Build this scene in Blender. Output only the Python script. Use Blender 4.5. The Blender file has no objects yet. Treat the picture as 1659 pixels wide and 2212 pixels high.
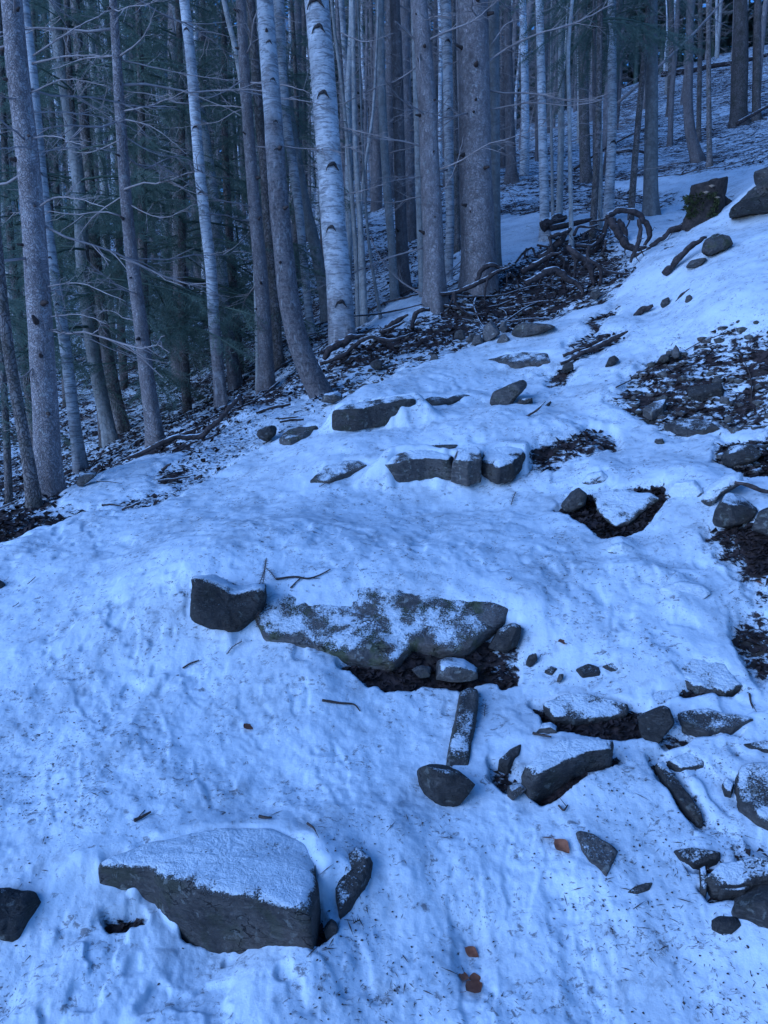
import bpy, bmesh, math, random
import numpy as np
from mathutils import Vector, Matrix, Quaternion

scene = bpy.context.scene
COL = scene.collection
R = math.radians
rng = random.Random(7)
nrg = np.random.default_rng(7)

# ------------------------------------------------------------------ camera
TH = R(10.0)
CAM = np.array([0.0, 0.0, 1.6])
cd = bpy.data.cameras.new("camera")
cam = bpy.data.objects.new("camera", cd)
COL.objects.link(cam)
cam.location = CAM
cam.rotation_euler = (R(90) - TH, 0, 0)
cd.sensor_fit = 'VERTICAL'
cd.angle = 2 * math.atan(1106 / 1609.0)
cd.clip_start = 0.05
cd.clip_end = 600
scene.camera = cam

# ------------------------------------------------------------------ sky, sun, exposure
SUN_EL, SUN_AZ = R(24), R(236)
world = bpy.data.worlds.new("World")
scene.world = world
world.use_nodes = True
wn = world.node_tree
for n in list(wn.nodes):
    wn.nodes.remove(n)
wo = wn.nodes.new("ShaderNodeOutputWorld")
wb = wn.nodes.new("ShaderNodeBackground")
ws = wn.nodes.new("ShaderNodeTexSky")
ws.sky_type = 'NISHITA'
ws.sun_disc = False
ws.sun_elevation = SUN_EL
ws.sun_rotation = SUN_AZ
ws.altitude = 1200
ws.ozone_density = 2.5
wb.inputs[1].default_value = 0.10
wn.links.new(ws.outputs[0], wb.inputs[0])
wn.links.new(wb.outputs[0], wo.inputs[0])

ld = bpy.data.lights.new("sun", 'SUN')
ld.energy = 1.25
ld.angle = R(48)
ld.color = (1.0, 0.95, 0.92)
sun = bpy.data.objects.new("sun", ld)
COL.objects.link(sun)
sd = Vector((math.sin(SUN_AZ) * math.cos(SUN_EL), math.cos(SUN_AZ) * math.cos(SUN_EL), math.sin(SUN_EL)))
sun.rotation_euler = sd.to_track_quat('Z', 'Y').to_euler()

vs = scene.view_settings
scene.display_settings.display_device = 'sRGB'
vs.view_transform = 'Standard'
vs.look = 'None'
vs.gamma = 1.0
vs.use_curve_mapping = False
vs.exposure = 0.47
vs.use_white_balance = True          # the phone balanced for a much warmer light
vs.white_balance_temperature = 3950
vs.white_balance_tint = 10
scene.cycles.max_bounces = 5
scene.cycles.diffuse_bounces = 3
scene.cycles.glossy_bounces = 2
scene.cycles.transmission_bounces = 2
scene.cycles.caustics_reflective = False
scene.cycles.caustics_refractive = False
scene.cycles.use_denoising = True

# ------------------------------------------------------------------ pixel rays (photo read in a 1659 x 2212 frame)
F, CX, CY = 1609.0, 829.5, 1106.0
CT, ST = math.cos(TH), math.sin(TH)


def ray(px, py):
    r = (px - CX) / F
    u = (CY - py) / F
    return np.array([r, CT + u * ST, -ST + u * CT])


def at(px, py, Y):
    d = ray(px, py)
    return CAM + d * (Y / d[1])


# ------------------------------------------------------------------ noise
def _h(ix, iy, iz, s):
    with np.errstate(over='ignore'):
        h = (ix.astype(np.int64) * 374761393 + iy.astype(np.int64) * 668265263 + iz.astype(np.int64) * 2147483647 + s * 974711) & 0xffffffff
        h = ((h ^ (h >> 13)) * 1274126177) & 0xffffffff
        h = ((h ^ (h >> 15)) * 2246822519) & 0xffffffff
        h = h ^ (h >> 16)
    return (h & 0xffffff) / float(0xffffff)


def vnoise(x, y, z=None, s=0):
    x = np.asarray(x, float); y = np.asarray(y, float)
    z = np.zeros_like(x) if z is None else np.asarray(z, float)
    xi, yi, zi = np.floor(x), np.floor(y), np.floor(z)
    fx, fy, fz = x - xi, y - yi, z - zi
    xi, yi, zi = xi.astype(np.int64), yi.astype(np.int64), zi.astype(np.int64)
    ux, uy, uz = [f * f * f * (f * (f * 6 - 15) + 10) for f in (fx, fy, fz)]
    def L(a, b, t): return a + (b - a) * t
    a = L(L(_h(xi, yi, zi, s), _h(xi + 1, yi, zi, s), ux), L(_h(xi, yi + 1, zi, s), _h(xi + 1, yi + 1, zi, s), ux), uy)
    if not np.any(fz):
        return a
    b = L(L(_h(xi, yi, zi + 1, s), _h(xi + 1, yi, zi + 1, s), ux), L(_h(xi, yi + 1, zi + 1, s), _h(xi + 1, yi + 1, zi + 1, s), ux), uy)
    return L(a, b, uz)


def fbm(x, y, z=None, s=0, o=4, g=0.5):
    t, a, n = 0.0, 1.0, 0.0
    for i in range(o):
        k = 2.03 ** i
        t = t + a * vnoise(x * k + 17.3 * i, y * k - 9.1 * i, None if z is None else z * k + 3.7 * i, s + i)
        n += a
        a *= g
    return t / n - 0.5


def sstep(a, b, x):
    t = np.clip((x - a) / (b - a), 0, 1)
    return t * t * (3 - 2 * t)


# ------------------------------------------------------------------ terrain: a thin-plate sheet through surveyed points
GP = [  # photo point, distance
    (0, 2212, 1.60), (400, 2212, 1.60), (830, 2212, 1.60), (1250, 2212, 1.59), (1659, 2212, 1.58),
    (500, 2064, 1.80), (665, 2066, 1.72), (300, 1976, 1.87), (170, 1930, 1.90), (0, 1900, 1.95), (800, 2060, 1.76), (1100, 2050, 1.76), (1400, 2040, 1.75), (1659, 2000, 1.76),
    (260, 1795, 2.06), (600, 1775, 2.09), (0, 1600, 2.50), (400, 1600, 2.47), (830, 1700, 2.25), (1200, 1750, 2.15), (1659, 1700, 2.17),
    (720, 1850, 1.95), (760, 1960, 1.86), (1000, 1870, 1.98), (1400, 1860, 1.98),
    (400, 1345, 3.02), (545, 1378, 2.95), (740, 1428, 2.82), (900, 1474, 2.75), (1050, 1470, 2.76), (1130, 1400, 2.92), (830, 1560, 2.55), (1150, 1600, 2.44), (1400, 1610, 2.40),
    (400, 1222, 3.22), (600, 1240, 3.20), (830, 1262, 3.14), (1120, 1285, 3.10), (1659, 1450, 2.66), (1400, 1450, 2.70), (1250, 1380, 2.88),
    (0, 1300, 3.40), (200, 1250, 3.45), (1300, 1260, 3.20), (1659, 1250, 3.08),
    (830, 1120, 3.95), (500, 1120, 3.95), (1200, 1130, 3.85), (1330, 1170, 3.62), (1480, 1130, 3.62), (1659, 1130, 3.35),
    (1000, 1045, 4.48), (760, 1045, 4.50), (1000, 960, 4.72), (760, 965, 4.80), (1150, 990, 4.60), (1330, 1040, 4.22), (1500, 1040, 4.00), (1659, 1000, 3.92),
    (0, 1150, 4.20), (130, 1056, 5.15), (280, 1000, 5.50), (420, 1030, 4.90), (550, 960, 5.35), (440, 940, 6.05), (520, 868, 6.70), (620, 870, 6.35), (710, 845, 6.55),
    (800, 915, 5.35), (800, 850, 5.62), (960, 870, 5.55), (1100, 890, 5.25), (1200, 900, 5.08), (1400, 905, 4.86), (1560, 900, 4.65), (1659, 860, 4.60),
    (900, 795, 6.35), (1110, 800, 6.25), (1100, 755, 6.60), (1250, 775, 6.05), (1300, 720, 6.35), (1400, 690, 6.50), (1659, 700, 5.30), (1520, 740, 5.55), (1400, 800, 5.45),
    (1150, 700, 7.35), (980, 735, 7.25), (830, 780, 7.00), (1250, 660, 7.45), (1330, 625, 7.35), (1420, 560, 7.30), (1500, 620, 6.40), (1659, 600, 5.90),
    (1659, 470, 7.50), (1560, 500, 7.80), (1659, 375, 8.60), (1520, 480, 9.30), (1440, 505, 9.60), (1360, 500, 9.60), (1220, 600, 8.60), (1080, 640, 8.30), (960, 665, 8.15), (840, 730, 7.75),
    (735, 735, 8.00), (780, 695, 8.90), (870, 645, 10.4), (930, 655, 8.30), (1035, 612, 8.60), (1100, 480, 12.4), (1000, 560, 10.6), (1200, 515, 10.6), (1310, 470, 11.4), (1405, 468, 11.5), (700, 690, 10.0),
    (100, 1075, 6.00), (20, 1090, 6.60), (175, 1012, 7.40), (100, 900, 11.0), (100, 750, 16.0), (345, 960, 6.60), (240, 955, 8.60), (480, 866, 8.00), (510, 835, 9.20), (590, 835, 7.70), (400, 800, 12.0),
    (700, 500, 16.5), (950, 480, 15.5), (1250, 390, 16.5), (1105, 388, 17.0), (1505, 345, 16.0), (1380, 330, 21.0), (1659, 300, 18.0), (1500, 200, 29.0), (1650, 95, 38.0), (400, 600, 22.0), (1000, 350, 25.0),
]
WP = [(-8, 2, -1.2), (-6, 0, -1.0), (-3.5, 1.5, -.25), (-8, 8, -.5), (-11, 12, .3), (-15, 18, 1.8), (-25, 30, 6), (-45, 60, 14), (4, 2, 1.5), (8, 4, 3.6), (8, 9, 5.4), (15, 15, 8.6),
      (24, 30, 14.2), (34, 45, 19), (0, 34, 9.6), (0, 48, 14), (-10, 40, 10), (0, 62, 16), (22, 55, 19), (35, 75, 20), (-40, 92, 17), (0, 92, 17), (40, 92, 20), (0, -1, -.35), (0, -5, -1.0), (-7, -5, -2.2),
      (7, -5, 1.5), (70, 30, 28), (70, 92, 30), (-70, 30, 6), (-70, 92, 18), (-70, -5, -5), (70, -5, 14), (-20, 8, -1.5), (-22, -5, -3), (22, 6, 9), (-1.4, .8, -.2), (1.6, .8, .05)]
_P = [at(*g) for g in GP] + [np.array(w, float) for w in WP]
_P = np.array(_P)


def _phi(d2):
    return 0.5 * d2 * np.log(d2 + 1e-12)


_n = len(_P)
_A = np.zeros((_n + 3, _n + 3))
_d2 = ((_P[:, None, :2] - _P[None, :, :2]) ** 2).sum(-1)
_A[:_n, :_n] = _phi(_d2) + np.eye(_n) * 0.004
_A[:_n, _n] = 1; _A[:_n, _n + 1:] = _P[:, :2]
_A[_n, :_n] = 1; _A[_n + 1:, :_n] = _P[:, :2].T
_w = np.linalg.solve(_A, np.concatenate([_P[:, 2], np.zeros(3)]))


def H(x, y):
    x = np.asarray(x, float); y = np.asarray(y, float)
    xf, yf = x.ravel(), y.ravel()
    out = np.empty(xf.size)
    for i in range(0, xf.size, 40000):
        a, b = xf[i:i + 40000, None], yf[i:i + 40000, None]
        out[i:i + 40000] = _phi((a - _P[None, :, 0]) ** 2 + (b - _P[None, :, 1]) ** 2) @ _w[:_n] + _w[_n] + _w[_n + 1] * a[:, 0] + _w[_n + 2] * b[:, 0]
    return out.reshape(x.shape)


def Hs(x, y):
    return float(H(np.array([x]), np.array([y]))[0])


_T = np.concatenate([np.arange(1.2, 12, .03), np.geomspace(12, 90, 160)])


def hit(px, py):
    d = ray(px, py)
    t = _T / d[1]
    p = CAM[None] + d[None] * t[:, None]
    g = p[:, 2] - H(p[:, 0], p[:, 1])
    idx = np.where(g <= 0)[0]
    if len(idx) == 0:
        return p[-1]
    i = idx[0]
    if i == 0:
        return p[0]
    k = g[i - 1] / (g[i - 1] - g[i])
    return p[i - 1] + (p[i] - p[i - 1]) * k


def slope(x, y, e=.12):
    h = H(np.array([x + e, x - e, x, x]), np.array([y, y, y + e, y - e]))
    return (h[0] - h[1]) / (2 * e), (h[2] - h[3]) / (2 * e)


# ------------------------------------------------------------------ object helpers
def tag(o, label=None, cat=None, group=None, kind=None):
    if label: o['label'] = label
    if cat: o['category'] = cat
    if group: o['group'] = group
    if kind: o['kind'] = kind
    return o


def link(name, data, parent=None, mat=None):
    o = bpy.data.objects.new(name, data)
    COL.objects.link(o)
    if parent is not None:
        o.parent = parent
    if mat is not None and data is not None and not data.materials:
        data.materials.append(mat)
    return o


def empty(name, loc):
    o = bpy.data.objects.new(name, None)
    o.empty_display_size = .1
    COL.objects.link(o)
    o.location = loc
    return o


def mesh_np(name, V, Q=None, T=None, smooth=True):
    """a mesh from numpy verts, quads and triangles"""
    me = bpy.data.meshes.new(name)
    V = np.asarray(V, np.float32)
    nq = 0 if Q is None else len(Q)
    nt = 0 if T is None else len(T)
    me.vertices.add(len(V))
    me.vertices.foreach_set("co", V.ravel())
    loops = []
    if nq: loops.append(np.asarray(Q, np.int32).ravel())
    if nt: loops.append(np.asarray(T, np.int32).ravel())
    loops = np.concatenate(loops)
    me.loops.add(len(loops))
    me.loops.foreach_set("vertex_index", loops)
    st = np.concatenate([np.arange(nq) * 4, nq * 4 + np.arange(nt) * 3]).astype(np.int32)
    me.polygons.add(nq + nt)
    me.polygons.foreach_set("loop_start", st)
    if smooth:
        me.polygons.foreach_set("use_smooth", np.ones(nq + nt, bool))
    me.update(calc_edges=True)
    return me


class MB:
    """collects tubes and shapes for one mesh"""
    def __init__(s):
        s.V, s.Q, s.T, s.n = [], [], [], 0

    def add(s, V, Q=None, T=None):
        V = np.asarray(V, float)
        if Q is not None and len(Q): s.Q.append(np.asarray(Q) + s.n)
        if T is not None and len(T): s.T.append(np.asarray(T) + s.n)
        s.V.append(V)
        s.n += len(V)

    def tube(s, P, rad, k=6, cap=True, noise=0, seed=0, nscale=8.0):
        V, Q, T = tube_geo(P, rad, k, cap, noise, seed, nscale)
        s.add(V, Q, T)

    def mesh(s, name, smooth=True):
        return mesh_np(name, np.concatenate(s.V), np.concatenate(s.Q) if s.Q else None, np.concatenate(s.T) if s.T else None, smooth)


def spline(P, rad, n):
    P = np.asarray(P, float); rad = np.asarray(rad, float)
    if len(P) < 3:
        t = np.linspace(0, 1, n)
        return P[0] + (P[-1] - P[0]) * t[:, None], rad[0] + (rad[-1] - rad[0]) * t
    d = np.concatenate([[0], np.cumsum(np.linalg.norm(np.diff(P, axis=0), axis=1))])
    t = np.linspace(0, d[-1], n)
    m = np.gradient(P, d, axis=0)
    i = np.clip(np.searchsorted(d, t, side='right') - 1, 0, len(P) - 2)
    h = (d[i + 1] - d[i])
    u = ((t - d[i]) / h)[:, None]
    h = h[:, None]
    out = (2 * u**3 - 3 * u**2 + 1) * P[i] + (u**3 - 2 * u**2 + u) * h * m[i] + (-2 * u**3 + 3 * u**2) * P[i + 1] + (u**3 - u**2) * h * m[i + 1]
    return out, np.interp(t, d, rad)


def tube_geo(P, rad, k=6, cap=True, noise=0, seed=0, nscale=8.0, flute=None):
    P = np.asarray(P, float); rad = np.asarray(rad, float)
    n = len(P)
    T = np.gradient(P, axis=0)
    T /= np.linalg.norm(T, axis=1)[:, None] + 1e-9
    a = np.array([0, 1.0, 0]) if abs(T[0][1]) < .8 else np.array([1.0, 0, 0])
    N = np.empty_like(P)
    for i in range(n):
        a = a - T[i] * (a @ T[i])
        a /= np.linalg.norm(a)
        N[i] = a
    B = np.cross(T, N)
    th = np.arange(k) / k * 2 * np.pi
    dirs = N[:, None] * np.cos(th)[None, :, None] + B[:, None] * np.sin(th)[None, :, None]
    rr = np.repeat(rad[:, None], k, 1)
    if flute is not None:
        rr = rr * flute(np.arange(n), th)
    V = P[:, None] + dirs * rr[..., None]
    if noise:
        q = V.reshape(-1, 3) * nscale
        f = fbm(q[:, 0], q[:, 1], q[:, 2], seed, 3).reshape(n, k)
        V = V + dirs * (f * noise * rr)[..., None]
    V = V.reshape(-1, 3)
    i = np.arange(n - 1)[:, None] * k
    j = np.arange(k)[None]
    j2 = (j + 1) % k
    Q = np.stack([i + j, i + j2, i + k + j2, i + k + j], -1).reshape(-1, 4)
    Tt = None
    if cap:
        V = np.concatenate([V, P[:1], P[-1:]])
        c0, c1 = n * k, n * k + 1
        jj = np.arange(k); jk = (jj + 1) % k
        Tt = np.concatenate([np.stack([np.full(k, c0), jk, jj], -1), np.stack([np.full(k, c1), (n - 1) * k + jj, (n - 1) * k + jk], -1)])
    return V, Q, Tt

# ------------------------------------------------------------------ materials
class NT:
    def __init__(s, name):
        s.m = bpy.data.materials.new(name)
        s.m.use_nodes = True
        s.t = s.m.node_tree
        s.b = s.t.nodes["Principled BSDF"]
        s.b.inputs["Roughness"].default_value = .85
        s.b.inputs["Specular IOR Level"].default_value = .25

    def n(s, typ, **kw):
        nd = s.t.nodes.new("ShaderNode" + typ)
        ins = kw.pop("ins", {})
        for k, v in kw.items():
            setattr(nd, k, v)
        for k, v in ins.items():
            s.set(nd.inputs[k], v)
        return nd

    def set(s, sock, v):
        if isinstance(v, bpy.types.NodeSocket):
            s.t.links.new(v, sock)
        elif isinstance(v, bpy.types.Node):
            s.t.links.new(v.outputs[0], sock)
        else:
            sock.default_value = v

    def math(s, op, a, b=None, c=None, clamp=False):
        nd = s.n("Math", operation=op, use_clamp=clamp)
        s.set(nd.inputs[0], a)
        if b is not None: s.set(nd.inputs[1], b)
        if c is not None: s.set(nd.inputs[2], c)
        return nd.outputs[0]

    def mix(s, f, a, b):
        nd = s.n("Mix", data_type='RGBA')
        s.set(nd.inputs[0], f)
        s.set(nd.inputs[6], a if not isinstance(a, tuple) else (*a, 1))
        s.set(nd.inputs[7], b if not isinstance(b, tuple) else (*b, 1))
        return nd.outputs[2]

    def noise(s, vec, scale, detail=4, rough=.55, dist=0.0):
        nd = s.n("TexNoise", ins={"Scale": scale, "Detail": detail, "Roughness": rough, "Distortion": dist})
        if vec is not None: s.set(nd.inputs["Vector"], vec)
        return nd.outputs["Fac"]

    def ss(s, v, a, b):
        nd = s.n("MapRange", interpolation_type='SMOOTHSTEP', ins={"From Min": a, "From Max": b})
        s.set(nd.inputs["Value"], v)
        return nd.outputs["Result"]

    def scale(s, vec, sc):
        nd = s.n("Mapping", ins={"Scale": sc})
        s.set(nd.inputs["Vector"], vec)
        return nd.outputs[0]

    def attr(s, name, typ='GEOMETRY'):
        return s.n("Attribute", attribute_name=name, attribute_type=typ).outputs["Fac"]

    def bump(s, h, strength, dist):
        nd = s.n("Bump", ins={"Strength": strength, "Distance": dist})
        s.set(nd.inputs["Height"], h)
        return nd.outputs[0]


SNOW = (0.66, 0.70, 0.75)


def ground_mat():
    g = NT("forest_floor_and_snow")
    pos = g.n("NewGeometry").outputs["Position"]
    sn = g.attr("snow")
    fine = g.attr("fine")
    v = g.scale(pos, (1, 1, 2.2))
    n1 = g.noise(v, 13, 9, .70, .5)
    n2 = g.noise(v, 42, 5, .6, .2)
    n0 = g.noise(g.scale(pos, (1, 1.6, 2.6)), 2.6, 4, .6, .6)
    n1 = g.math('ADD', g.math('MULTIPLY', n1, .70), g.math('MULTIPLY', n0, .42))
    n1 = g.math('SUBTRACT', n1, .06)
    nn = g.math('ADD', g.math('MULTIPLY', n1, g.math('SUBTRACT', 1.0, fine)), g.math('MULTIPLY', n2, fine))
    lvl = g.math('ADD', g.math('SUBTRACT', sn, 0.5), g.math('MULTIPLY', g.math('SUBTRACT', 0.5, nn), 2.5))
    cover = g.ss(lvl, -.06, .09)
    # grains of litter showing through thin snow
    n3 = g.noise(pos, 120, 3, .6)
    n4 = g.noise(pos, 5.5, 4, .6)
    speck = g.math('MULTIPLY', g.ss(n3, .60, .68), g.ss(g.math('ADD', n4, g.math('MULTIPLY', g.math('SUBTRACT', .9, sn), .8)), .5, .68))
    cover = g.math('SUBTRACT', cover, g.math('MULTIPLY', speck, .75), clamp=True)
    s1 = g.noise(pos, 30, 6, .7)
    s2 = g.noise(pos, 6, 4, .6)
    soil = g.mix(g.ss(s1, .35, .7), (.010, .008, .009), (.055, .040, .036))
    soil = g.mix(g.ss(s2, .55, .75), soil, (.045, .040, .030))
    d1 = g.noise(pos, 3.1, 5, .62)
    d2 = g.noise(pos, 14, 6, .68, .6)
    d3 = g.noise(pos, 48, 4, .7)
    dirty = g.math('ADD', g.math('MULTIPLY', g.ss(d1, .40, .72), .55), g.math('MULTIPLY', g.math('MULTIPLY', g.ss(d2, .50, .66), g.ss(d1, .35, .6)), .65), clamp=True)
    snowc = g.mix(dirty, SNOW, (.40, .43, .47))
    d4 = g.noise(g.scale(pos, (1, 1.35, 1.35)), 34, 6, .75, .5)
    d5 = g.noise(pos, 7.5, 5, .65, .4)
    smudge = g.math('MULTIPLY', g.ss(d4, .53, .62), g.ss(d5, .46, .58))
    snowc = g.mix(g.math('MULTIPLY', smudge, .8), snowc, (.13, .125, .13))
    g.set(g.b.inputs["Base Color"], g.mix(cover, soil, snowc))
    g.set(g.b.inputs["Roughness"], g.mix(cover, (.95, .95, .95), (.55, .55, .55)))
    b1 = g.noise(pos, 75, 5, .65)
    b2 = g.noise(pos, 22, 4, .6)
    hgt = g.math('ADD', g.math('MULTIPLY', cover, .9), g.math('ADD', g.math('MULTIPLY', b1, .35), g.math('MULTIPLY', b2, .25)))
    g.set(g.b.inputs["Normal"], g.bump(hgt, .6, .012))
    return g.m


def rock_mat():
    """bare stone under a dusting of snow on the faces that look up; per-rock tone, moss and snow from object properties"""
    g = NT("trail_stone")
    tc = g.n("TexCoord").outputs["Object"]
    geo = g.n("NewGeometry")
    tone, moss, snow = (g.attr(k, 'OBJECT') for k in ("tone", "moss", "snow"))
    n1 = g.noise(tc, 7, 8, .65, .5)
    n2 = g.noise(tc, 55, 5, .65)
    n3 = g.noise(g.scale(tc, (1, 1, 3)), 16, 6, .7, 1.0)
    c = g.mix(g.ss(n1, .3, .7), (.085, .080, .078), (.23, .215, .20))
    c = g.mix(g.ss(n3, .52, .72), c, (.30, .285, .27))
    c = g.mix(g.math('MULTIPLY', g.ss(n2, .5, .7), .6), c, (.045, .043, .045))
    c = g.mix(g.math('MULTIPLY', g.ss(g.noise(tc, 11, 5, .6), .48, .62), moss), c, (.075, .095, .030))
    vc = g.n("TexVoronoi", feature='DISTANCE_TO_EDGE', ins={"Scale": 5.5})
    wv = g.n("TexNoise", ins={"Scale": 6.0, "Detail": 5.0})
    wm = g.n("Mix", data_type='VECTOR', ins={0: .35})
    g.set(wm.inputs[4], tc); g.set(wm.inputs[5], wv.outputs["Color"]); g.set(vc.inputs["Vector"], wm.outputs[1])
    crack = g.math('MULTIPLY', g.ss(vc.outputs["Distance"], .025, .0), g.ss(n1, .45, .6))
    c = g.mix(g.math('MULTIPLY', crack, .85), c, (.02, .019, .02))
    c = g.mix(g.math('MULTIPLY', g.ss(g.noise(tc, 24, 4, .6, .3), .60, .66), .75), c, (.40, .41, .38))
    c = g.mix(g.math('MULTIPLY', g.ss(g.noise(tc, 3.3, 4, .6), .5, .7), .5), c, (.17, .125, .095))
    mul = g.n("Mix", data_type='RGBA', blend_type='MULTIPLY', ins={0: 1.0})
    g.set(mul.inputs[6], c)
    cmb = g.n("CombineColor")
    for i in range(3): g.set(cmb.inputs[i], tone)
    g.set(mul.inputs[7], cmb.outputs[0])
    # dusting
    sep = g.n("SeparateXYZ"); g.set(sep.inputs[0], geo.outputs["Normal"])
    bigp = g.noise(geo.outputs["Position"], 8, 5, .62)
    grain = g.noise(geo.outputs["Position"], 170, 3, .75)
    up = g.math('ADD', g.math('SUBTRACT', sep.outputs[2], 1.0), g.math('MULTIPLY', g.math('SUBTRACT', bigp, .5), 2.6))
    lvl = g.math('ADD', g.math('ADD', up, g.math('MULTIPLY', g.math('SUBTRACT', snow, .5), 1.7)), g.math('MULTIPLY', g.math('SUBTRACT', grain, .5), 1.5))
    cov = g.ss(lvl, -.10, .14)
    cov = g.math('MULTIPLY', cov, g.ss(g.math('ADD', g.math('ADD', sep.outputs[2], g.math('MULTIPLY', g.math('MAXIMUM', g.math('SUBTRACT', snow, .9), 0.0), 1.8)), g.math('MULTIPLY', g.math('SUBTRACT', grain, .5), 1.0)), .35, .6))
    g.set(g.b.inputs["Base Color"], g.mix(cov, mul.outputs[2], SNOW))
    h = g.math('ADD', g.math('MULTIPLY', n2, .5), g.math('ADD', g.math('MULTIPLY', n3, .9), g.math('SUBTRACT', g.math('MULTIPLY', cov, .7), g.math('MULTIPLY', g.math('MULTIPLY', crack, g.math('SUBTRACT', 1.0, cov)), 1.0))))
    g.set(g.b.inputs["Normal"], g.bump(h, .9, .02))
    return g.m


def bark_mat(name, dark, mid, pale, plate=(34, 34, 13), lichen=.35, moss=.0, crack=.8, bdist=.012):
    g = NT(name)
    tc = g.n("TexCoord").outputs["Object"]
    tone = g.attr("tone", 'OBJECT')
    vo = g.n("TexVoronoi", feature='DISTANCE_TO_EDGE', ins={"Scale": 1.0})
    wob = g.n("Mix", data_type='VECTOR', ins={0: .22})
    nz = g.n("TexNoise", ins={"Scale": 9.0, "Detail": 4.0})
    g.set(nz.inputs["Vector"], tc)
    g.set(wob.inputs[4], tc); g.set(wob.inputs[5], nz.outputs["Color"])
    g.set(vo.inputs["Vector"], g.scale(wob.outputs[1], plate))
    edge = g.ss(vo.outputs["Distance"], .0, .16)
    n1 = g.noise(tc, 6, 6, .65)
    n2 = g.noise(g.scale(tc, (1, 1, .4)), 28, 6, .7)
    n3 = g.noise(tc, 70, 4, .7)
    c = g.mix(g.ss(n2, .3, .7), mid, pale)
    c = g.mix(g.math('MULTIPLY', g.math('SUBTRACT', 1.0, edge), crack), c, dark)
    c = g.mix(g.math('MULTIPLY', g.ss(n3, .55, .7), .45), c, dark)
    c = g.mix(g.math('MULTIPLY', g.ss(g.noise(tc, 17, 5, .7), .56, .66), lichen), c, (.46, .47, .45))
    if moss:
        c = g.mix(g.math('MULTIPLY', g.ss(n1, .45, .65), moss), c, (.07, .085, .035))
    c = g.mix(g.math('MULTIPLY', g.ss(n1, .3, .75), .45), c, dark)
    c = g.mix(g.math('MULTIPLY', g.ss(g.noise(g.scale(tc, (1, 1, .25)), 3.5, 4, .6), .45, .7), .4), c, dark)
    mul = g.n("Mix", data_type='RGBA', blend_type='MULTIPLY', ins={0: 1.0})
    g.set(mul.inputs[6], c)
    cmb = g.n("CombineColor")
    for i in range(3): g.set(cmb.inputs[i], tone)
    g.set(mul.inputs[7], cmb.outputs[0])
    g.set(g.b.inputs["Base Color"], mul.outputs[2])
    h = g.math('ADD', g.math('MULTIPLY', edge, .7), g.math('ADD', g.math('MULTIPLY', n2, .7), g.math('MULTIPLY', n3, .35)))
    g.set(g.b.inputs["Normal"], g.bump(h, .9, bdist))
    return g.m


def birch_mat():
    g = NT("white_birch_bark")
    tc = g.n("TexCoord").outputs["Object"]
    tone = g.attr("tone", 'OBJECT')
    rough = g.attr("rough_base", 'OBJECT')
    sep = g.n("SeparateXYZ"); g.set(sep.inputs[0], tc)
    n1 = g.noise(g.scale(tc, (3, 3, 22)), 2.2, 6, .7, .6)
    n2 = g.noise(g.scale(tc, (8, 8, 60)), 1.6, 3, .6)
    n3 = g.noise(tc, 4, 5, .65)
    n4 = g.noise(tc, 45, 5, .7)
    c = g.mix(g.ss(n3, .3, .7), (.34, .345, .36), (.66, .66, .67))
    c = g.mix(g.math('MULTIPLY', g.ss(n1, .50, .60), .75), c, (.17, .165, .175))
    c = g.mix(g.math('MULTIPLY', g.ss(g.noise(g.scale(tc, (4, 4, 9)), 1.6, 6, .72, .8), .52, .60), .65), c, (.20, .195, .20))
    c = g.mix(g.math('MULTIPLY', g.ss(n2, .60, .68), .6), c, (.08, .078, .08))
    c = g.mix(g.math('MULTIPLY', g.ss(n4, .58, .68), .35), c, (.10, .10, .11))
    # old, dark and cracked bark towards the foot
    low = g.math('ADD', g.math('SUBTRACT', rough, sep.outputs[2]), g.math('MULTIPLY', g.math('SUBTRACT', g.noise(tc, 5, 5, .6), .5), 2.2))
    lowf = g.ss(low, -.5, .7)
    old = g.mix(g.ss(n4, .35, .65), (.045, .038, .038), (.20, .165, .155))
    old = g.mix(g.ss(g.noise(g.scale(tc, (1, 1, .35)), 24, 5, .7), .52, .66), old, (.34, .32, .31))
    c = g.mix(g.math('MULTIPLY', lowf, .85), c, old)
    mul = g.n("Mix", data_type='RGBA', blend_type='MULTIPLY', ins={0: 1.0})
    g.set(mul.inputs[6], c)
    cmb = g.n("CombineColor")
    for i in range(3): g.set(cmb.inputs[i], tone)
    g.set(mul.inputs[7], cmb.outputs[0])
    g.set(g.b.inputs["Base Color"], mul.outputs[2])
    h = g.math('ADD', g.math('MULTIPLY', n1, -.4), g.math('ADD', g.math('MULTIPLY', n4, .5), g.math('MULTIPLY', g.noise(tc, 25, 4, .7), lowf)))
    g.set(g.b.inputs["Normal"], g.bump(h, .7, .012))
    return g.m


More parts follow.
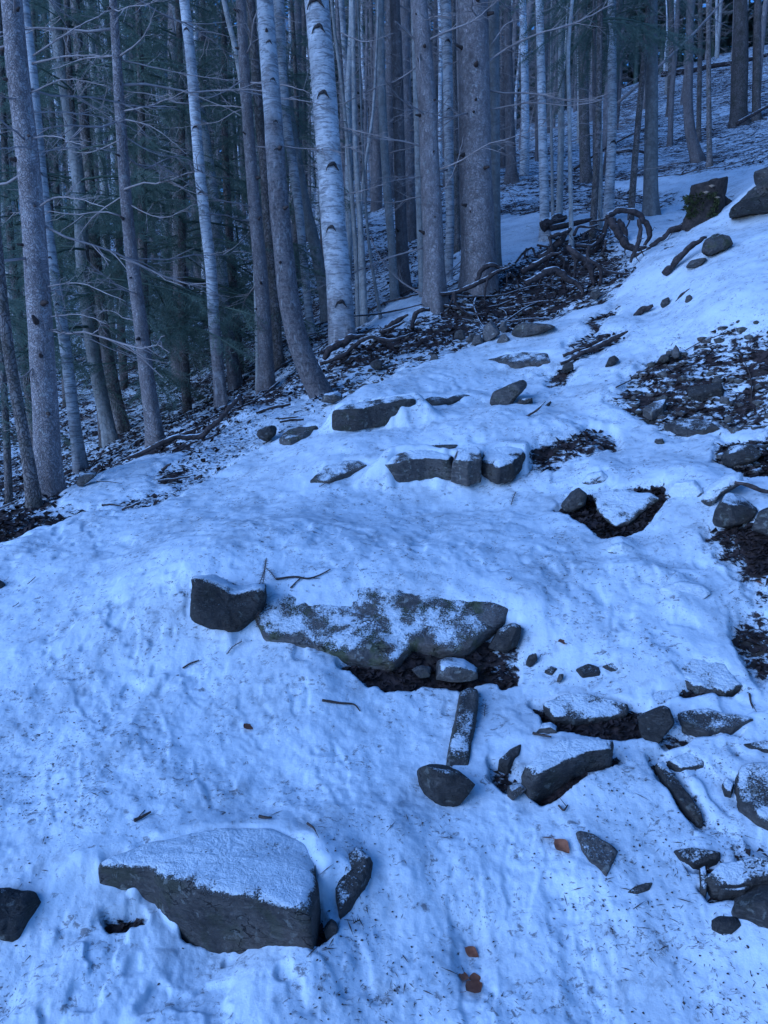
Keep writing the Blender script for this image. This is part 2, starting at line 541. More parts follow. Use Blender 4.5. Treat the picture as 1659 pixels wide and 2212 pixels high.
def wood_mat(name, a, b, snow=0.0, sc=30):
    g = NT(name)
    tc = g.n("TexCoord").outputs["Object"]
    n1 = g.noise(tc, sc, 6, .7)
    n2 = g.noise(tc, 5, 4, .6)
    c = g.mix(g.ss(n1, .3, .7), a, b)
    c = g.mix(g.math('MULTIPLY', g.ss(n2, .45, .7), .5), c, a)
    h = n1
    if snow:
        geo = g.n("NewGeometry")
        sep = g.n("SeparateXYZ"); g.set(sep.inputs[0], geo.outputs["Normal"])
        k = g.math('ADD', sep.outputs[2], g.math('MULTIPLY', g.math('SUBTRACT', g.noise(geo.outputs["Position"], 14, 5, .7), .5), 1.3))
        cov = g.ss(k, 1.0 - snow, 1.12 - snow)
        cov = g.math('MULTIPLY', cov, g.ss(sep.outputs[2], .3, .5))
        c = g.mix(cov, c, SNOW)
    g.set(g.b.inputs["Base Color"], c)
    g.set(g.b.inputs["Normal"], g.bump(h, .8, .01))
    return g.m


def plain_mat(name, a, b, sc=20, rough=.8):
    g = NT(name)
    oi = g.n("ObjectInfo").outputs["Random"]
    n1 = g.noise(g.n("NewGeometry").outputs["Position"], sc, 4, .6)
    f = g.math('ADD', g.math('MULTIPLY', g.ss(n1, .3, .7), .7), g.math('MULTIPLY', oi, .3))
    g.set(g.b.inputs["Base Color"], g.mix(f, a, b))
    g.b.inputs["Roughness"].default_value = rough
    return g.m


def needle_mat(name, a, b):
    g = NT(name)
    oi = g.n("ObjectInfo").outputs["Random"]
    n1 = g.noise(g.n("NewGeometry").outputs["Position"], 3.0, 4, .6)
    c = g.mix(g.math('ADD', g.math('MULTIPLY', g.ss(n1, .3, .7), .7), g.math('MULTIPLY', oi, .3)), a, b)
    g.set(g.b.inputs["Base Color"], c)
    g.b.inputs["Roughness"].default_value = .6
    tr = g.n("BsdfTranslucent"); g.set(tr.inputs[0], c)
    mx = g.n("MixShader", ins={0: .45})
    g.t.links.new(g.b.outputs[0], mx.inputs[1]); g.t.links.new(tr.outputs[0], mx.inputs[2])
    out = next(n for n in g.t.nodes if n.type == 'OUTPUT_MATERIAL')
    g.t.links.new(mx.outputs[0], out.inputs[0])
    return g.m


M = dict(
    ground=ground_mat(), rock=rock_mat(), birch=birch_mat(),
    spruce=bark_mat("spruce_bark", (.07, .06, .06), (.24, .212, .205), (.40, .365, .355), plate=(62, 62, 30), crack=.4, lichen=.5, bdist=.014),
    beech=bark_mat("pale_grey_bark", (.16, .15, .145), (.34, .335, .32), (.50, .49, .47), plate=(9, 9, 16), crack=.35, lichen=.6, moss=.15, bdist=.006),
    dark=bark_mat("dark_mossy_bark", (.05, .042, .04), (.15, .13, .12), (.24, .215, .20), lichen=.15, moss=.3),
    root=wood_mat("weathered_root_wood", (.020, .017, .017), (.085, .070, .068), snow=.30),
    deadwood=wood_mat("dead_wood_under_snow", (.03, .026, .025), (.12, .10, .095), snow=.25),
    twig=plain_mat("bare_twig", (.20, .175, .165), (.38, .34, .325), 9),
    twigdark=plain_mat("dark_twig", (.03, .025, .022), (.08, .06, .05), 30),
    needle=needle_mat("spruce_needles", (.125, .165, .125), (.20, .24, .19)),
    needle2=needle_mat("far_spruce_needles", (.085, .115, .09), (.14, .17, .135)),
    litter=plain_mat("rotting_leaf_litter", (.011, .009, .009), (.052, .038, .036), 23),
    leaf=plain_mat("fallen_beech_leaf", (.14, .055, .028), (.27, .125, .062), 60, .6),
    stump=wood_mat("rotten_stump_wood", (.016, .014, .013), (.060, .048, .042), snow=.0, sc=22),
    moss=plain_mat("moss", (.03, .04, .015), (.09, .10, .04), 40),
    scar=plain_mat("birch_branch_scar", (.025, .022, .022), (.07, .062, .06), 40),
)

# ------------------------------------------------------------------ the ground sheet
SNOW_ZONES = [  # (value, fine, edge width in m, polygon in photo points): how thickly the fresh snow lies where
    (.97, .0, .10, [(-420, 1290), (0, 1168), (210, 1100), (330, 1085), (440, 1022), (550, 962), (690, 925), (720, 870), (860, 795), (1040, 742), (1240, 668), (1330, 640), (1400, 560), (1500, 490), (1570, 430), (1659, 375), (1850, 300), (2500, 700), (2900, 2500), (-1200, 2500)]),
    (.64, .75, .12, [(230, 1095), (350, 1050), (430, 960), (540, 870), (680, 855), (640, 900), (560, 950), (450, 1020), (340, 1080)]),
    (.80, .0, .12, [(100, 1090), (130, 1056), (290, 990), (400, 965), (330, 1050), (220, 1095)]),
    (.66, .2, .15, [(560, 960), (700, 925), (715, 870), (730, 845), (640, 850), (560, 900)]),
    (.93, .0, .35, [(990, 590), (1030, 500), (1090, 462), (1300, 465), (1480, 430), (1490, 490), (1440, 545), (1365, 560), (1310, 490), (1180, 525), (1110, 590)]),
    (.86, .0, .25, [(780, 700), (860, 650), (960, 610), (960, 660), (850, 705)]),
    (.90, .0, .25, [(1290, 395), (1400, 380), (1659, 350), (1659, 375), (1560, 400), (1500, 420)]),
    (.38, .0, .22, [(960, 660), (1100, 560), (1290, 490), (1345, 560), (1330, 600), (1220, 665), (1060, 700), (980, 725), (870, 765), (740, 800), (720, 760), (860, 700)]),
    (.60, .0, .15, [(720, 850), (740, 800), (870, 770), (990, 725), (1060, 735), (860, 790), (760, 840)]),
    (.46, .0, .20, [(1350, 800), (1430, 755), (1560, 712), (1720, 690), (1720, 960), (1560, 930), (1480, 930), (1380, 905), (1340, 880)]),
    (.18, .3, .05, [(1545, 955), (1659, 925), (1720, 1030), (1620, 1025), (1550, 1000)]),
    (.44, .2, .13, [(1150, 975), (1200, 945), (1270, 920), (1330, 925), (1342, 965), (1280, 988), (1160, 1005)]),
    (.42, .1, .13, [(1195, 800), (1240, 730), (1320, 655), (1340, 668), (1290, 720), (1360, 712), (1330, 740), (1240, 790), (1205, 850)]),
    (.02, .3, .035, [(1205, 1106), (1265, 1075), (1420, 1065), (1440, 1090), (1385, 1150), (1320, 1172), (1262, 1135)]),
    (.03, .3, .035, [(738, 1424), (900, 1385), (1120, 1340), (1132, 1385), (1060, 1455), (1000, 1472), (890, 1474), (800, 1462)]),
    (.03, .3, .03, [(1155, 1515), (1400, 1525), (1390, 1590), (1290, 1592), (1190, 1580)]),
    (.15, .2, .02, [(1420, 1502), (1500, 1485), (1600, 1486), (1605, 1497), (1500, 1502), (1440, 1514)]),
    (.48, .2, .14, [(1540, 1150), (1600, 1110), (1700, 1120), (1720, 1230), (1580, 1205)]),
    (.05, .3, .04, [(1612, 1150), (1700, 1130), (1720, 1215), (1630, 1205)]),
    (.05, .3, .02, [(1080, 1458), (1110, 1400), (1122, 1405), (1118, 1470), (1090, 1475)]),
    (.10, .3, .02, [(225, 1965), (300, 1968), (310, 1985), (240, 1985)]),
    (.10, .3, .02, [(390, 1985), (450, 2000), (465, 2030), (400, 2015)]),
    (.06, .3, .02, [(660, 2050), (690, 1900), (712, 1990), (735, 1985), (730, 2020), (690, 2055)]),
    (.12, .3, .02, [(1150, 1712), (1240, 1668), (1330, 1632), (1336, 1650), (1260, 1690), (1172, 1728)]),
    (.34, .3, .03, [(1405, 1640), (1430, 1628), (1480, 1690), (1535, 1766), (1510, 1778), (1450, 1712)]),
    (.14, .3, .02, [(1508, 1916), (1560, 1916), (1660, 1902), (1720, 1900), (1720, 1918), (1580, 1935), (1530, 1938)]),
    (.30, .3, .03, [(1430, 1600), (1475, 1578), (1540, 1584), (1610, 1576), (1600, 1592), (1500, 1598), (1440, 1616)]),
    (.30, .3, .03, [(1060, 1640), (1100, 1650), (1130, 1690), (1100, 1700), (1070, 1670)]),
    (.25, .3, .03, [(1456, 1854), (1500, 1868), (1560, 1850), (1540, 1872), (1490, 1880)]),
    (.45, .4, .06, [(1600, 1250), (1680, 1230), (1700, 1420), (1640, 1500), (1600, 1400)]),
    (.50, .4, .06, [(1560, 1790), (1680, 1770), (1690, 1850), (1600, 1846)]),
    (.78, .45, .10, [(1150, 1830), (1330, 1890), (1370, 2040), (1340, 2190), (1190, 2200), (1140, 2050)]),
    (.80, .45, .08, [(950, 1960), (1060, 1960), (1075, 2140), (980, 2150)]),
    (.79, .35, .14, [(-60, 1560), (230, 1600), (420, 1640), (420, 1760), (180, 1810), (-60, 1860)]),
    (.83, .3, .14, [(420, 1620), (600, 1560), (760, 1720), (640, 1790), (420, 1790)]),
    (.82, .3, .14, [(1060, 1330), (1320, 1330), (1400, 1420), (1180, 1450), (1080, 1400)]),
    (.80, .35, .10, [(640, 1190), (960, 1200), (1060, 1290), (860, 1275), (660, 1250)]),
    (.80, .35, .10, [(1460, 1620), (1660, 1600), (1660, 1800), (1560, 1800)]),
    (.84, .3, .2, [(100, 1330), (380, 1250), (400, 1450), (260, 1560), (60, 1500)]),
    (.86, .3, .2, [(250, 1110), (640, 1060), (700, 1160), (420, 1210), (250, 1180)]),
    (.74, .4, .06, [(-60, 2110), (30, 2090), (40, 2150), (-60, 2160)]),
]
_Z = []
for val, fi, ew, poly in SNOW_ZONES:
    pts = np.array([hit(*p)[:2] if -500 < p[0] < 2200 and p[1] < 2300 else at(p[0], p[1], 1.4 if p[1] > 2300 else 4)[:2] for p in poly])
    _Z.append((val, fi, ew, pts))
# the first zone is open on the downhill side: close it round the foreground in world space
_Z[0] = (.97, .0, .10, np.concatenate([[(-9, -6), (-3.6, 2.0)], _Z[0][3][1:-4], [(12, 8.5), (14, -6)]]))


def poly_sd(x, y, P):
    """signed distance to a polygon (positive inside)"""
    d = np.full(x.shape, 1e9)
    ins = np.zeros(x.shape, bool)
    n = len(P)
    for i in range(n):
        ax, ay = P[i]; bx, by = P[(i + 1) % n]
        ex, ey = bx - ax, by - ay
        t = np.clip(((x - ax) * ex + (y - ay) * ey) / (ex * ex + ey * ey + 1e-12), 0, 1)
        d = np.minimum(d, (x - ax - ex * t) ** 2 + (y - ay - ey * t) ** 2)
        c = (ay > y) != (by > y)
        ins ^= c & (x < (bx - ax) * (y - ay) / (by - ay + 1e-15) + ax)
    d = np.sqrt(d)
    return np.where(ins, d, -d)


def snow_cover(x, y):
    s = np.full(x.shape, .52) + fbm(x * .5, y * .5, None, 31, 3) * .25
    f = np.zeros(x.shape)
    wob = (fbm(x * 5, y * 5, None, 11, 4) * 1.6)
    for val, fi, ew, P in _Z:
        lo, hi = P.min(0) - .6, P.max(0) + .6
        k = np.where((x > lo[0]) & (x < hi[0]) & (y > lo[1]) & (y < hi[1]))[0]
        if not len(k):
            continue
        sd_ = poly_sd(x[k], y[k], P) + wob[k] * ew * 1.6
        w = sstep(-ew, ew, sd_)
        s[k] += (val - s[k]) * w
        f[k] += (fi - f[k]) * w
    return s, f


LUMPS = [  # snow pillows and hollows: photo point, radius in photo points, height in m
    (1305, 1040, 55, .07), (1430, 1035, 70, .05), (1500, 1060, 60, .07), (1340, 1190, 34, .05), (1475, 1285, 60, .06), (1400, 1250, 40, .04), (1460, 1325, 24, .03),
    (1150, 1330, 60, .03), (1440, 1120, 50, .04), (1270, 960, 60, .04), (1180, 930, 60, .05), (1090, 905, 60, .03), (1370, 700, 50, .06), (1560, 680, 70, .06),
    (1000, 1050, 40, .03), (870, 1010, 60, .02), (700, 1080, 80, .03), (860, 1800, 60, .03), (880, 1900, 50, .03), (1000, 1850, 60, .02), (640, 1440, 90, .03), (700, 1500, 60, .03),
    (1350, 1240, 50, .03), (1230, 1660, 50, .03), (1290, 700, 60, .05), (1460, 800, 60, .04), (1330, 860, 70, .05), (1600, 640, 80, .06), (30, 1200, 60, .03), (120, 1240, 80, .03),
    (1390, 1390, 80, .02), (910, 1150, 80, -.02), (250, 1400, 90, -.02), (600, 1650, 90, -.02), (1100, 2080, 60, -.015), (1230, 2080, 80, -.02), (1020, 2060, 40, -.02), (150, 2120, 90, .03), (330, 2110, 90, .03), (560, 2150, 90, .03),
]
_L = []
for px, py, rp, hh in LUMPS:
    c = hit(px, py)
    d = np.linalg.norm(c - CAM)
    _L.append((c[0], c[1], rp * d / F, hh))


_PRINTS = []   # boot prints: photo point, heading, half length
for px, py, hd, ln in ((1010, 1985, 1.5, .14), (1025, 2105, 1.6, .14), (1210, 1910, 1.4, .14), (1280, 2000, 1.5, .14), (1265, 2150, 1.5, .14), (720, 1660, 1.9, .14), (560, 1560, 2.0, .14),
                       (640, 1480, 1.8, .14), (430, 1480, 2.1, .14), (330, 1600, 2.0, .14), (200, 1500, 2.2, .14), (470, 1700, 2.0, .14), (140, 1700, 2.0, .14), (260, 1330, 2.3, .14), (700, 1150, 1.2, .14), (880, 1120, 1.3, .14), (560, 1130, 1.9, .14), (1000, 1180, 1.2, .14),
                       (900, 930, 1.2, .14), (1020, 920, 1.1, .14), (960, 830, 1.2, .14), (1080, 1130, 1.3, .14), (1200, 1330, 1.4, .14), (1340, 1350, 1.2, .14), (1120, 1880, 1.4, .14), ):
    c = hit(px, py)
    _PRINTS.append((c[0], c[1], math.cos(hd), math.sin(hd), ln))
_DRIFT = []   # snow banked against the uphill side of stones


def relief(x, y, s, base):
    """height of snow, litter and trampling above the base sheet"""
    near = 1 / (1 + (np.maximum(y, 0) / 9) ** 2)
    path = sstep(.62, .9, s)
    z = fbm(x * 1.3, y * 1.3, None, 3, 3) * .07
    z += fbm(x * 4, y * 4, None, 4, 3) * (.036 + .035 * (1 - path))
    z += fbm(x * 15, y * 15, None, 5, 2) * (.012 + .012 * (1 - path))
    tramp = fbm(x * 30, y * 30, None, 6, 2)
    dent = sstep(.08, .22, fbm(x * 12, y * 12, None, 14, 2)) * sstep(-.1, .12, fbm(x * 1.7, y * 1.7, None, 15, 2))
    z -= dent * .013 * near
    z += np.minimum(tramp, .0) * .009 * near + fbm(x * 75, y * 75, None, 9, 2) * .004 * near
    z += (path - 1) * .035
    for cx, cy, ca, sa, ln in _PRINTS:
        dx, dy = x - cx, y - cy
        k = np.where((np.abs(dx) < .2) & (np.abs(dy) < .2))[0]
        if not len(k): continue
        u, v = (dx[k] * ca + dy[k] * sa) / ln, (-dx[k] * sa + dy[k] * ca) / ln
        wd = .36 - .10 * np.abs(u) + .05 * u
        r_ = np.maximum(np.abs(u), np.abs(v) / np.maximum(wd, .1)) + fbm(x[k] * 16, y[k] * 16, None, 52, 3) * .75
        m = sstep(1.15, .75, r_)
        z[k] += -m * (.0035 + .0012 * (np.sin(u * 21) > .1) + fbm(x[k] * 45, y[k] * 45, None, 53, 3) * .008) + .0012 * np.exp(-((r_ - 1.15) / .2) ** 2)
    for c0, rad_, P, nx, ny, nd, dn, up_, fo in _DRIFT:
        k = np.where((np.abs(x - c0[0]) < rad_) & (np.abs(y - c0[1]) < rad_))[0]
        if not len(k): continue
        sdk = poly_sd(x[k], y[k], P)
        plane = nd + nx * x[k] + ny * y[k]
        rel = (x[k] - c0[0]) * dn[0] + (y[k] - c0[1]) * dn[1]
        ext = np.abs((P - c0[None, :2]) @ dn).max() + 1e-6
        back = sstep(.25, -.45, rel / ext + fbm(x[k] * 7, y[k] * 7, None, 44, 3) * 1.2)
        wv = fbm(x[k] * 9, y[k] * 9, None, 45, 3)
        tgt = plane + .004 + wv * .03 - np.maximum(sdk, 0) * fo
        fall = sstep(-.22, 0, np.minimum(sdk, 0))
        znew = base[k] + z[k]
        t_ = np.where(sdk > 0, tgt, znew + (tgt - znew) * fall)
        z[k] += np.maximum(t_ - znew, 0) * back * up_ * path[k]
    for cx, cy, r, hh in _L:
        d2 = ((x - cx) ** 2 + ((y - cy) * .75) ** 2) / (r * r)
        k = d2 < 6
        z[k] += hh * np.exp(-d2[k] * 1.1)
    return z


def build_ground():
    q = np.linspace(-1.22, 1.22, 620)
    ext = np.geomspace(1.0, 40, 26)[1:]
    ys = np.concatenate([np.linspace(-6, 1.1, 14), np.geomspace(1.15, 9.5, 660)[:], np.geomspace(9.5, 95, 210)[1:]])
    rows = []
    for y in ys:
        v = .545 * max(y, 1.0) * 1.02 + .10
        xi = q * v
        e = (ext - 1) / 39 * (74 - 1.22 * v)
        rows.append(np.concatenate([-(1.22 * v + e)[::-1], xi, 1.22 * v + e]))
    X = np.array(rows)
    Yg = np.repeat(ys[:, None], X.shape[1], 1)
    nr, nc = X.shape
    x, y = X.ravel(), Yg.ravel()
    # the base sheet is smooth: evaluate it on every third row and column, then interpolate
    ri = np.unique(np.concatenate([np.arange(0, nr, 3), [nr - 1]]))
    ci = np.unique(np.concatenate([np.arange(0, nc, 3), [nc - 1]]))
    Hc = H(X[np.ix_(ri, ci)], Yg[np.ix_(ri, ci)])
    t = np.array([np.interp(np.arange(nc), ci, r) for r in Hc])
    z = np.array([np.interp(np.arange(nr), ri, t[:, j]) for j in range(nc)]).T.ravel()
    s, f = snow_cover(x, y)
    z = z + relief(x, y, s, z)
    i = np.arange(nr - 1)[:, None] * nc
    j = np.arange(nc - 1)[None]
    Q = np.stack([i + j, i + j + 1, i + nc + j + 1, i + nc + j], -1).reshape(-1, 4)
    me = mesh_np("ground", np.stack([x, y, z], -1), Q)
    for nm, a in (("snow", s), ("fine", f)):
        at_ = me.attributes.new(nm, 'FLOAT', 'POINT')
        at_.data.foreach_set("value", a.astype(np.float32))
    o = link("ground", me, None, M["ground"])
    tag(o, "snow covered forest slope with a trodden trail and dark litter showing through", kind="structure")



def G(x, y):
    """ground height with relief at points"""
    x = np.atleast_1d(np.asarray(x, float)); y = np.atleast_1d(np.asarray(y, float))
    s, _ = snow_cover(x, y)
    h = H(x, y)
    return h + relief(x, y, s, h)


def hitg(px, py):
    p = hit(px, py)
    p[2] = G(p[0], p[1])[0]
    return p

# ------------------------------------------------------------------ stones
def rock_geo(O, C, T, e=.45, nt=128, nph=24, rough=.05, seed=0, cuts=0, flare=.0, topc=True):
    """a stone from an outline O (world points), lying in a plane with normal C, T thick. topc: the outline is the upper face"""
    O = np.asarray(O, float)
    C = np.asarray(C, float); C = C / np.linalg.norm(C)
    # area centroid in the plane
    A = np.cross(C, [0.0, 0.0, 1.0]) if abs(C[2]) < .9 else np.cross(C, [0.0, 1.0, 0.0])
    A /= np.linalg.norm(A)
    B = np.cross(C, A)
    m = O.mean(0)
    u, v = (O - m) @ A, (O - m) @ B
    cr = u * np.roll(v, -1) - np.roll(u, -1) * v
    ar = cr.sum() / 2
    cu = ((u + np.roll(u, -1)) * cr).sum() / (6 * ar)
    cv = ((v + np.roll(v, -1)) * cr).sum() / (6 * ar)
    u, v = u - cu, v - cv
    c = m + A * cu + B * cv
    th = np.arange(nt) / nt * 2 * np.pi
    rad = np.zeros(nt)
    du, dv = np.cos(th), np.sin(th)
    n = len(u)
    for i in range(n):
        x0, y0, x1, y1 = u[i], v[i], u[(i + 1) % n], v[(i + 1) % n]
        ex, ey = x1 - x0, y1 - y0
        den = du * ey - dv * ex
        with np.errstate(divide='ignore', invalid='ignore'):
            t = (x0 * ey - y0 * ex) / den
            k = (x0 * dv - y0 * du) / den
        ok = (k >= -1e-6) & (k <= 1 + 1e-6) & (t > 0)
        rad = np.where(ok, np.maximum(rad, t), rad)
    rad = np.where(rad <= 0, np.median(rad[rad > 0]), rad)
    rad = (np.roll(rad, 1) + 5 * rad + np.roll(rad, -1)) / 7
    ph = np.linspace(-np.pi / 2, np.pi / 2, nph)
    cf = np.sign(np.cos(ph)) * np.abs(np.cos(ph)) ** e
    sf = np.sign(np.sin(ph)) * np.abs(np.sin(ph)) ** e
    cf[0] = cf[-1] = .0
    base = c - C * (T / 2 if topc else 0)
    size = rad.mean()
    w = cf * (1 + flare * (1 - sf) / 2)
    V = base + (A[None, None] * du[None, :, None] + B[None, None] * dv[None, :, None]) * (rad[None, :, None] * w[:, None, None]) + C * (sf[:, None, None] * T / 2)
    V = V.reshape(-1, 3)
    ctr = base
    D = V - ctr
    L = np.linalg.norm(D, axis=1)[:, None] + 1e-9
    q = V / max(size, .08)
    f = fbm(q[:, 0] * 1.6, q[:, 1] * 1.6, q[:, 2] * 1.6, seed, 3)[:, None]
    q2 = V * 14
    f2 = fbm(q2[:, 0], q2[:, 1], q2[:, 2] * 1.8, seed + 5, 4)[:, None]
    ridg = np.abs(fbm(q[:, 0] * 3.1, q[:, 1] * 3.1, q[:, 2] * 3.1, seed + 9, 3))[:, None]
    V = V + D / L * (f * 2.4 * rough * size + f2 * 1.5 * rough * size - ridg * 3.0 * rough * size)
    # uneven upper face and bedding ledges on the sides
    hh = (V - ctr) @ C
    q3 = V * 5.5
    f3 = fbm(q3[:, 0], q3[:, 1], np.full(len(V), seed * 1.3), seed + 21, 4)
    V = V + C * (f3 * min(T, .12) * .30 * sstep(-.1, .5, hh / T))[:, None]
    st_ = np.sin((hh / T + f3 * .5) * 17 + seed) * (1 - sstep(.25, .5, np.abs(hh) / T))
    V = V + (D - C * hh[:, None]) / L * (st_ * rough * size * .30)[:, None]
    r_ = np.random.default_rng(seed + 100)
    for _ in range(cuts):
        nrm = r_.normal(size=3); nrm /= np.linalg.norm(nrm)
        dd = (V - ctr) @ nrm
        lim = dd.max() * (r_.uniform(.66, .90) if not topc else r_.uniform(.84, .96))
        V = V - np.maximum(dd - lim, 0)[:, None] * .97 * nrm
    i = np.arange(nph - 1)[:, None] * nt
    j = np.arange(nt)[None]
    j2 = (j + 1) % nt
    Q = np.stack([i + j, i + j2, i + nt + j2, i + nt + j], -1).reshape(-1, 4)
    return V, Q


def put_stone(name, label, V, Q, tone=1.0, moss=.2, snow=.6, cat="rock", group=None, mat="rock"):
    b = np.array([V[:, 0].mean(), V[:, 1].mean(), V[:, 2].min()])
    me = mesh_np(name, V - b, Q)
    o = link(name, me, None, M[mat])
    o.location = b
    o["tone"], o["moss"], o["snow"] = float(tone) * .72, float(moss), float(snow)
    return tag(o, label, cat, group)


_seed = [50]


def slab(label, outline, h, thick, Y=None, anchor=None, tilt=(0, 0), sl=.8, e=.3, name="flat_stone", rough=.055, cuts=2, flare=.06, step=False, drift=1.0, **kw):
    """a flat stone whose upper face shows as this outline; h = how far its face stands above the ground"""
    _seed[0] += 1
    o = np.array(outline, float)
    a = anchor or tuple(o.mean(0))
    if Y is None:
        p0 = hit(*a); p0[2] += h
    else:
        p0 = at(a[0], a[1], Y)
    gx, gy = slope(p0[0], p0[1], .35)
    if Y is None and not step:
        gx, gy = gx + tilt[0], gy + tilt[1]
        p0[2] -= h * .45
    else:
        gx, gy = gx * sl + tilt[0], gy * sl + tilt[1]
    W = []
    for p in outline:
        d = ray(*p)
        t = (p0[2] - CAM[2] - gx * p0[0] - gy * p0[1] + gx * CAM[0] + gy * CAM[1]) / (d[2] - gx * d[0] - gy * d[1])
        W.append(CAM + d * t)
    V, Q = rock_geo(W, [-gx, -gy, 1], thick, e, seed=_seed[0], rough=rough, cuts=cuts, flare=flare)
    Wn = np.array(W); c0 = Wn.mean(0)
    if drift and np.ptp(Wn[:, 1]) > .14 and np.ptp(Wn[:, 0]) > .22:
        hx, hy = slope(c0[0], c0[1], .35)
        dn = -np.array([hx * .6, hy + .35]); dn /= np.linalg.norm(dn)
        _DRIFT.append((c0, np.abs(Wn - c0).max() + .3, Wn[:, :2], gx, gy, p0[2] - gx * p0[0] - gy * p0[1], dn, min(drift, 1), .85 if drift <= 1 else .16))
    return put_stone(name, label, V, Q, **kw)


def boulder(label, outline, deep=.8, Y=None, push=.25, e=.62, name="boulder", rough=.06, cuts=9, lean=.35, grow=1.0, **kw):
    """a stone that stands up: its outline as seen, rounded into depth"""
    _seed[0] += 1
    o = np.array(outline, float)
    lowest = o[o[:, 1].argmax()]
    b = hit(o[:, 0].mean(), lowest[1] - 2) if Y is None else at(o[:, 0].mean(), lowest[1], Y)
    wide = (o[:, 0].max() - o[:, 0].min()) * np.linalg.norm(b - CAM) / F
    d = ray(*o.mean(0)); d /= np.linalg.norm(d)
    N = np.array([d[0], d[1], d[2] * lean]); N /= np.linalg.norm(N)
    p0 = b + N * wide * push
    c0 = o.mean(0)
    W = []
    for p in (o - c0) * grow + c0:
        r_ = ray(*p)
        W.append(CAM + r_ * (((p0 - CAM) @ N) / (r_ @ N)))
    V, Q = rock_geo(W, -N, wide * deep, e, seed=_seed[0], rough=rough, cuts=cuts, topc=False, nt=56, nph=26)
    return put_stone(name, label, V, Q, **kw)


slab("large wedge shaped step stone with a dark front face in the lower left", [(181, 1868), (225, 1864), (310, 1858), (350, 1893), (425, 1919), (500, 1931), (600, 1952), (670, 1970), (688, 1890), (678, 1806), (590, 1785), (500, 1780), (400, 1790), (300, 1815), (220, 1845)],
     0, .26, Y=1.81, anchor=(425, 1919), tilt=(.03, .05), sl=0, e=.2, tone=.6, moss=.35, snow=.76, rough=.03, flare=.03, cuts=0)
slab("narrow upright stone sliver leaning beside the large wedge stone", [(715, 1874), (742, 1845), (770, 1820), (795, 1843), (793, 1875), (780, 1909), (750, 1950), (727, 1980), (718, 1930)], .07, .14, tone=.6, moss=.2, snow=.62, e=.35, tilt=(.2, .2), drift=0)
boulder("small grey stone wedged at the right corner of the large wedge stone", [(698, 2000), (715, 1985), (731, 1996), (728, 2022), (705, 2032)], tone=.7, snow=.2)
boulder("dark knobbly boulder cut off by the left edge near the bottom", [(-60, 1915), (15, 1916), (60, 1924), (105, 1960), (112, 2000), (80, 2030), (40, 2036), (-60, 2020)], deep=.5, tone=.55, moss=.3, snow=.35, rough=.11, lean=.8)
slab("broad frost dusted slab in the middle of the trail", [(536, 1318), (562, 1282), (640, 1266), (730, 1262), (830, 1262), (940, 1276), (1040, 1296), (1085, 1290), (1110, 1306), (1102, 1334), (1060, 1366), (1020, 1397), (970, 1401), (895, 1389), (850, 1434), (745, 1422), (670, 1398), (612, 1379), (560, 1372)],
     0, .15, Y=2.79, anchor=(850, 1431), tilt=(0, .62), sl=0, e=.26, tone=.95, moss=.7, snow=.64, rough=.045, flare=-.06, cuts=0, drift=2)
boulder("dark square block forming the left end of the frosted slab", [(413, 1230), (460, 1243), (520, 1268), (576, 1258), (574, 1296), (562, 1345), (548, 1373), (480, 1358), (411, 1338)], deep=.55, push=.18, e=.38, tone=.42, moss=.15, snow=.85, rough=.06, cuts=3, lean=.6)
boulder("rounded brown stone tucked under the frosted slab", [(930, 1436), (965, 1424), (1005, 1428), (1034, 1446), (1034, 1464), (985, 1470), (935, 1466)], tone=1.15, moss=.1, snow=.62)
boulder("small flat stone left of the rounded stone under the slab", [(887, 1447), (910, 1438), (932, 1442), (930, 1462), (900, 1464)], tone=.9, snow=.5)
boulder("dark angular rock behind the right tip of the frosted slab", [(1052, 1400), (1075, 1362), (1110, 1345), (1132, 1356), (1120, 1392), (1090, 1412)], tone=.45, snow=.5)
slab("long thin stone running up the slope above the round black stone", [(994, 1482), (1014, 1470), (1036, 1478), (1030, 1540), (1020, 1600), (1010, 1672), (958, 1668), (970, 1600), (982, 1540)], .07, .14, tone=.8, moss=.35, snow=.55, e=.4, drift=0)
boulder("round black stone in the middle of the snow", [(898, 1662), (935, 1645), (980, 1656), (1018, 1672), (1033, 1690), (1028, 1718), (990, 1742), (945, 1736), (908, 1710)], deep=.7, tone=.42, moss=.15, snow=.38, e=.55, cuts=6, lean=.8)
slab("flat stone with a dark overhanging lip right of the middle", [(1163, 1520), (1200, 1498), (1235, 1488), (1310, 1498), (1368, 1518), (1358, 1540), (1300, 1552), (1240, 1556), (1195, 1548)], .06, .09, tone=.6, moss=.1, snow=.72, flare=-.2, tilt=(0, .1), drift=0)
boulder("dark pointed stone standing between two flat stones on the right", [(1376, 1545), (1412, 1516), (1446, 1530), (1458, 1562), (1422, 1608), (1400, 1624), (1385, 1588)], deep=.6, tone=.45, snow=.5, lean=.8)
slab("low split stone with snow in its middle near the right edge", [(1466, 1533), (1530, 1526), (1632, 1546), (1606, 1570), (1530, 1580), (1474, 1568)], .05, .10, tone=.7, moss=.2, snow=.60)
slab("slanting step slab with a dark curved front below the flat stone", [(1125, 1655), (1160, 1622), (1205, 1592), (1260, 1585), (1328, 1588), (1326, 1614), (1280, 1622), (1240, 1640), (1180, 1664), (1150, 1682)], .22, .24, tone=.6, moss=.2, snow=.78, tilt=(0, .05), drift=0)
slab("broad flat stone almost buried in snow above the split stone", [(1440, 1428), (1495, 1416), (1570, 1430), (1604, 1476), (1570, 1494), (1495, 1482), (1460, 1456)], .05, .08, tone=.7, snow=.80)
slab("small dark stone peeping out of the snow right of the frosted slab", [(1244, 1440), (1270, 1430), (1302, 1440), (1296, 1455), (1258, 1458)], .03, .08, tone=.5, snow=.5)
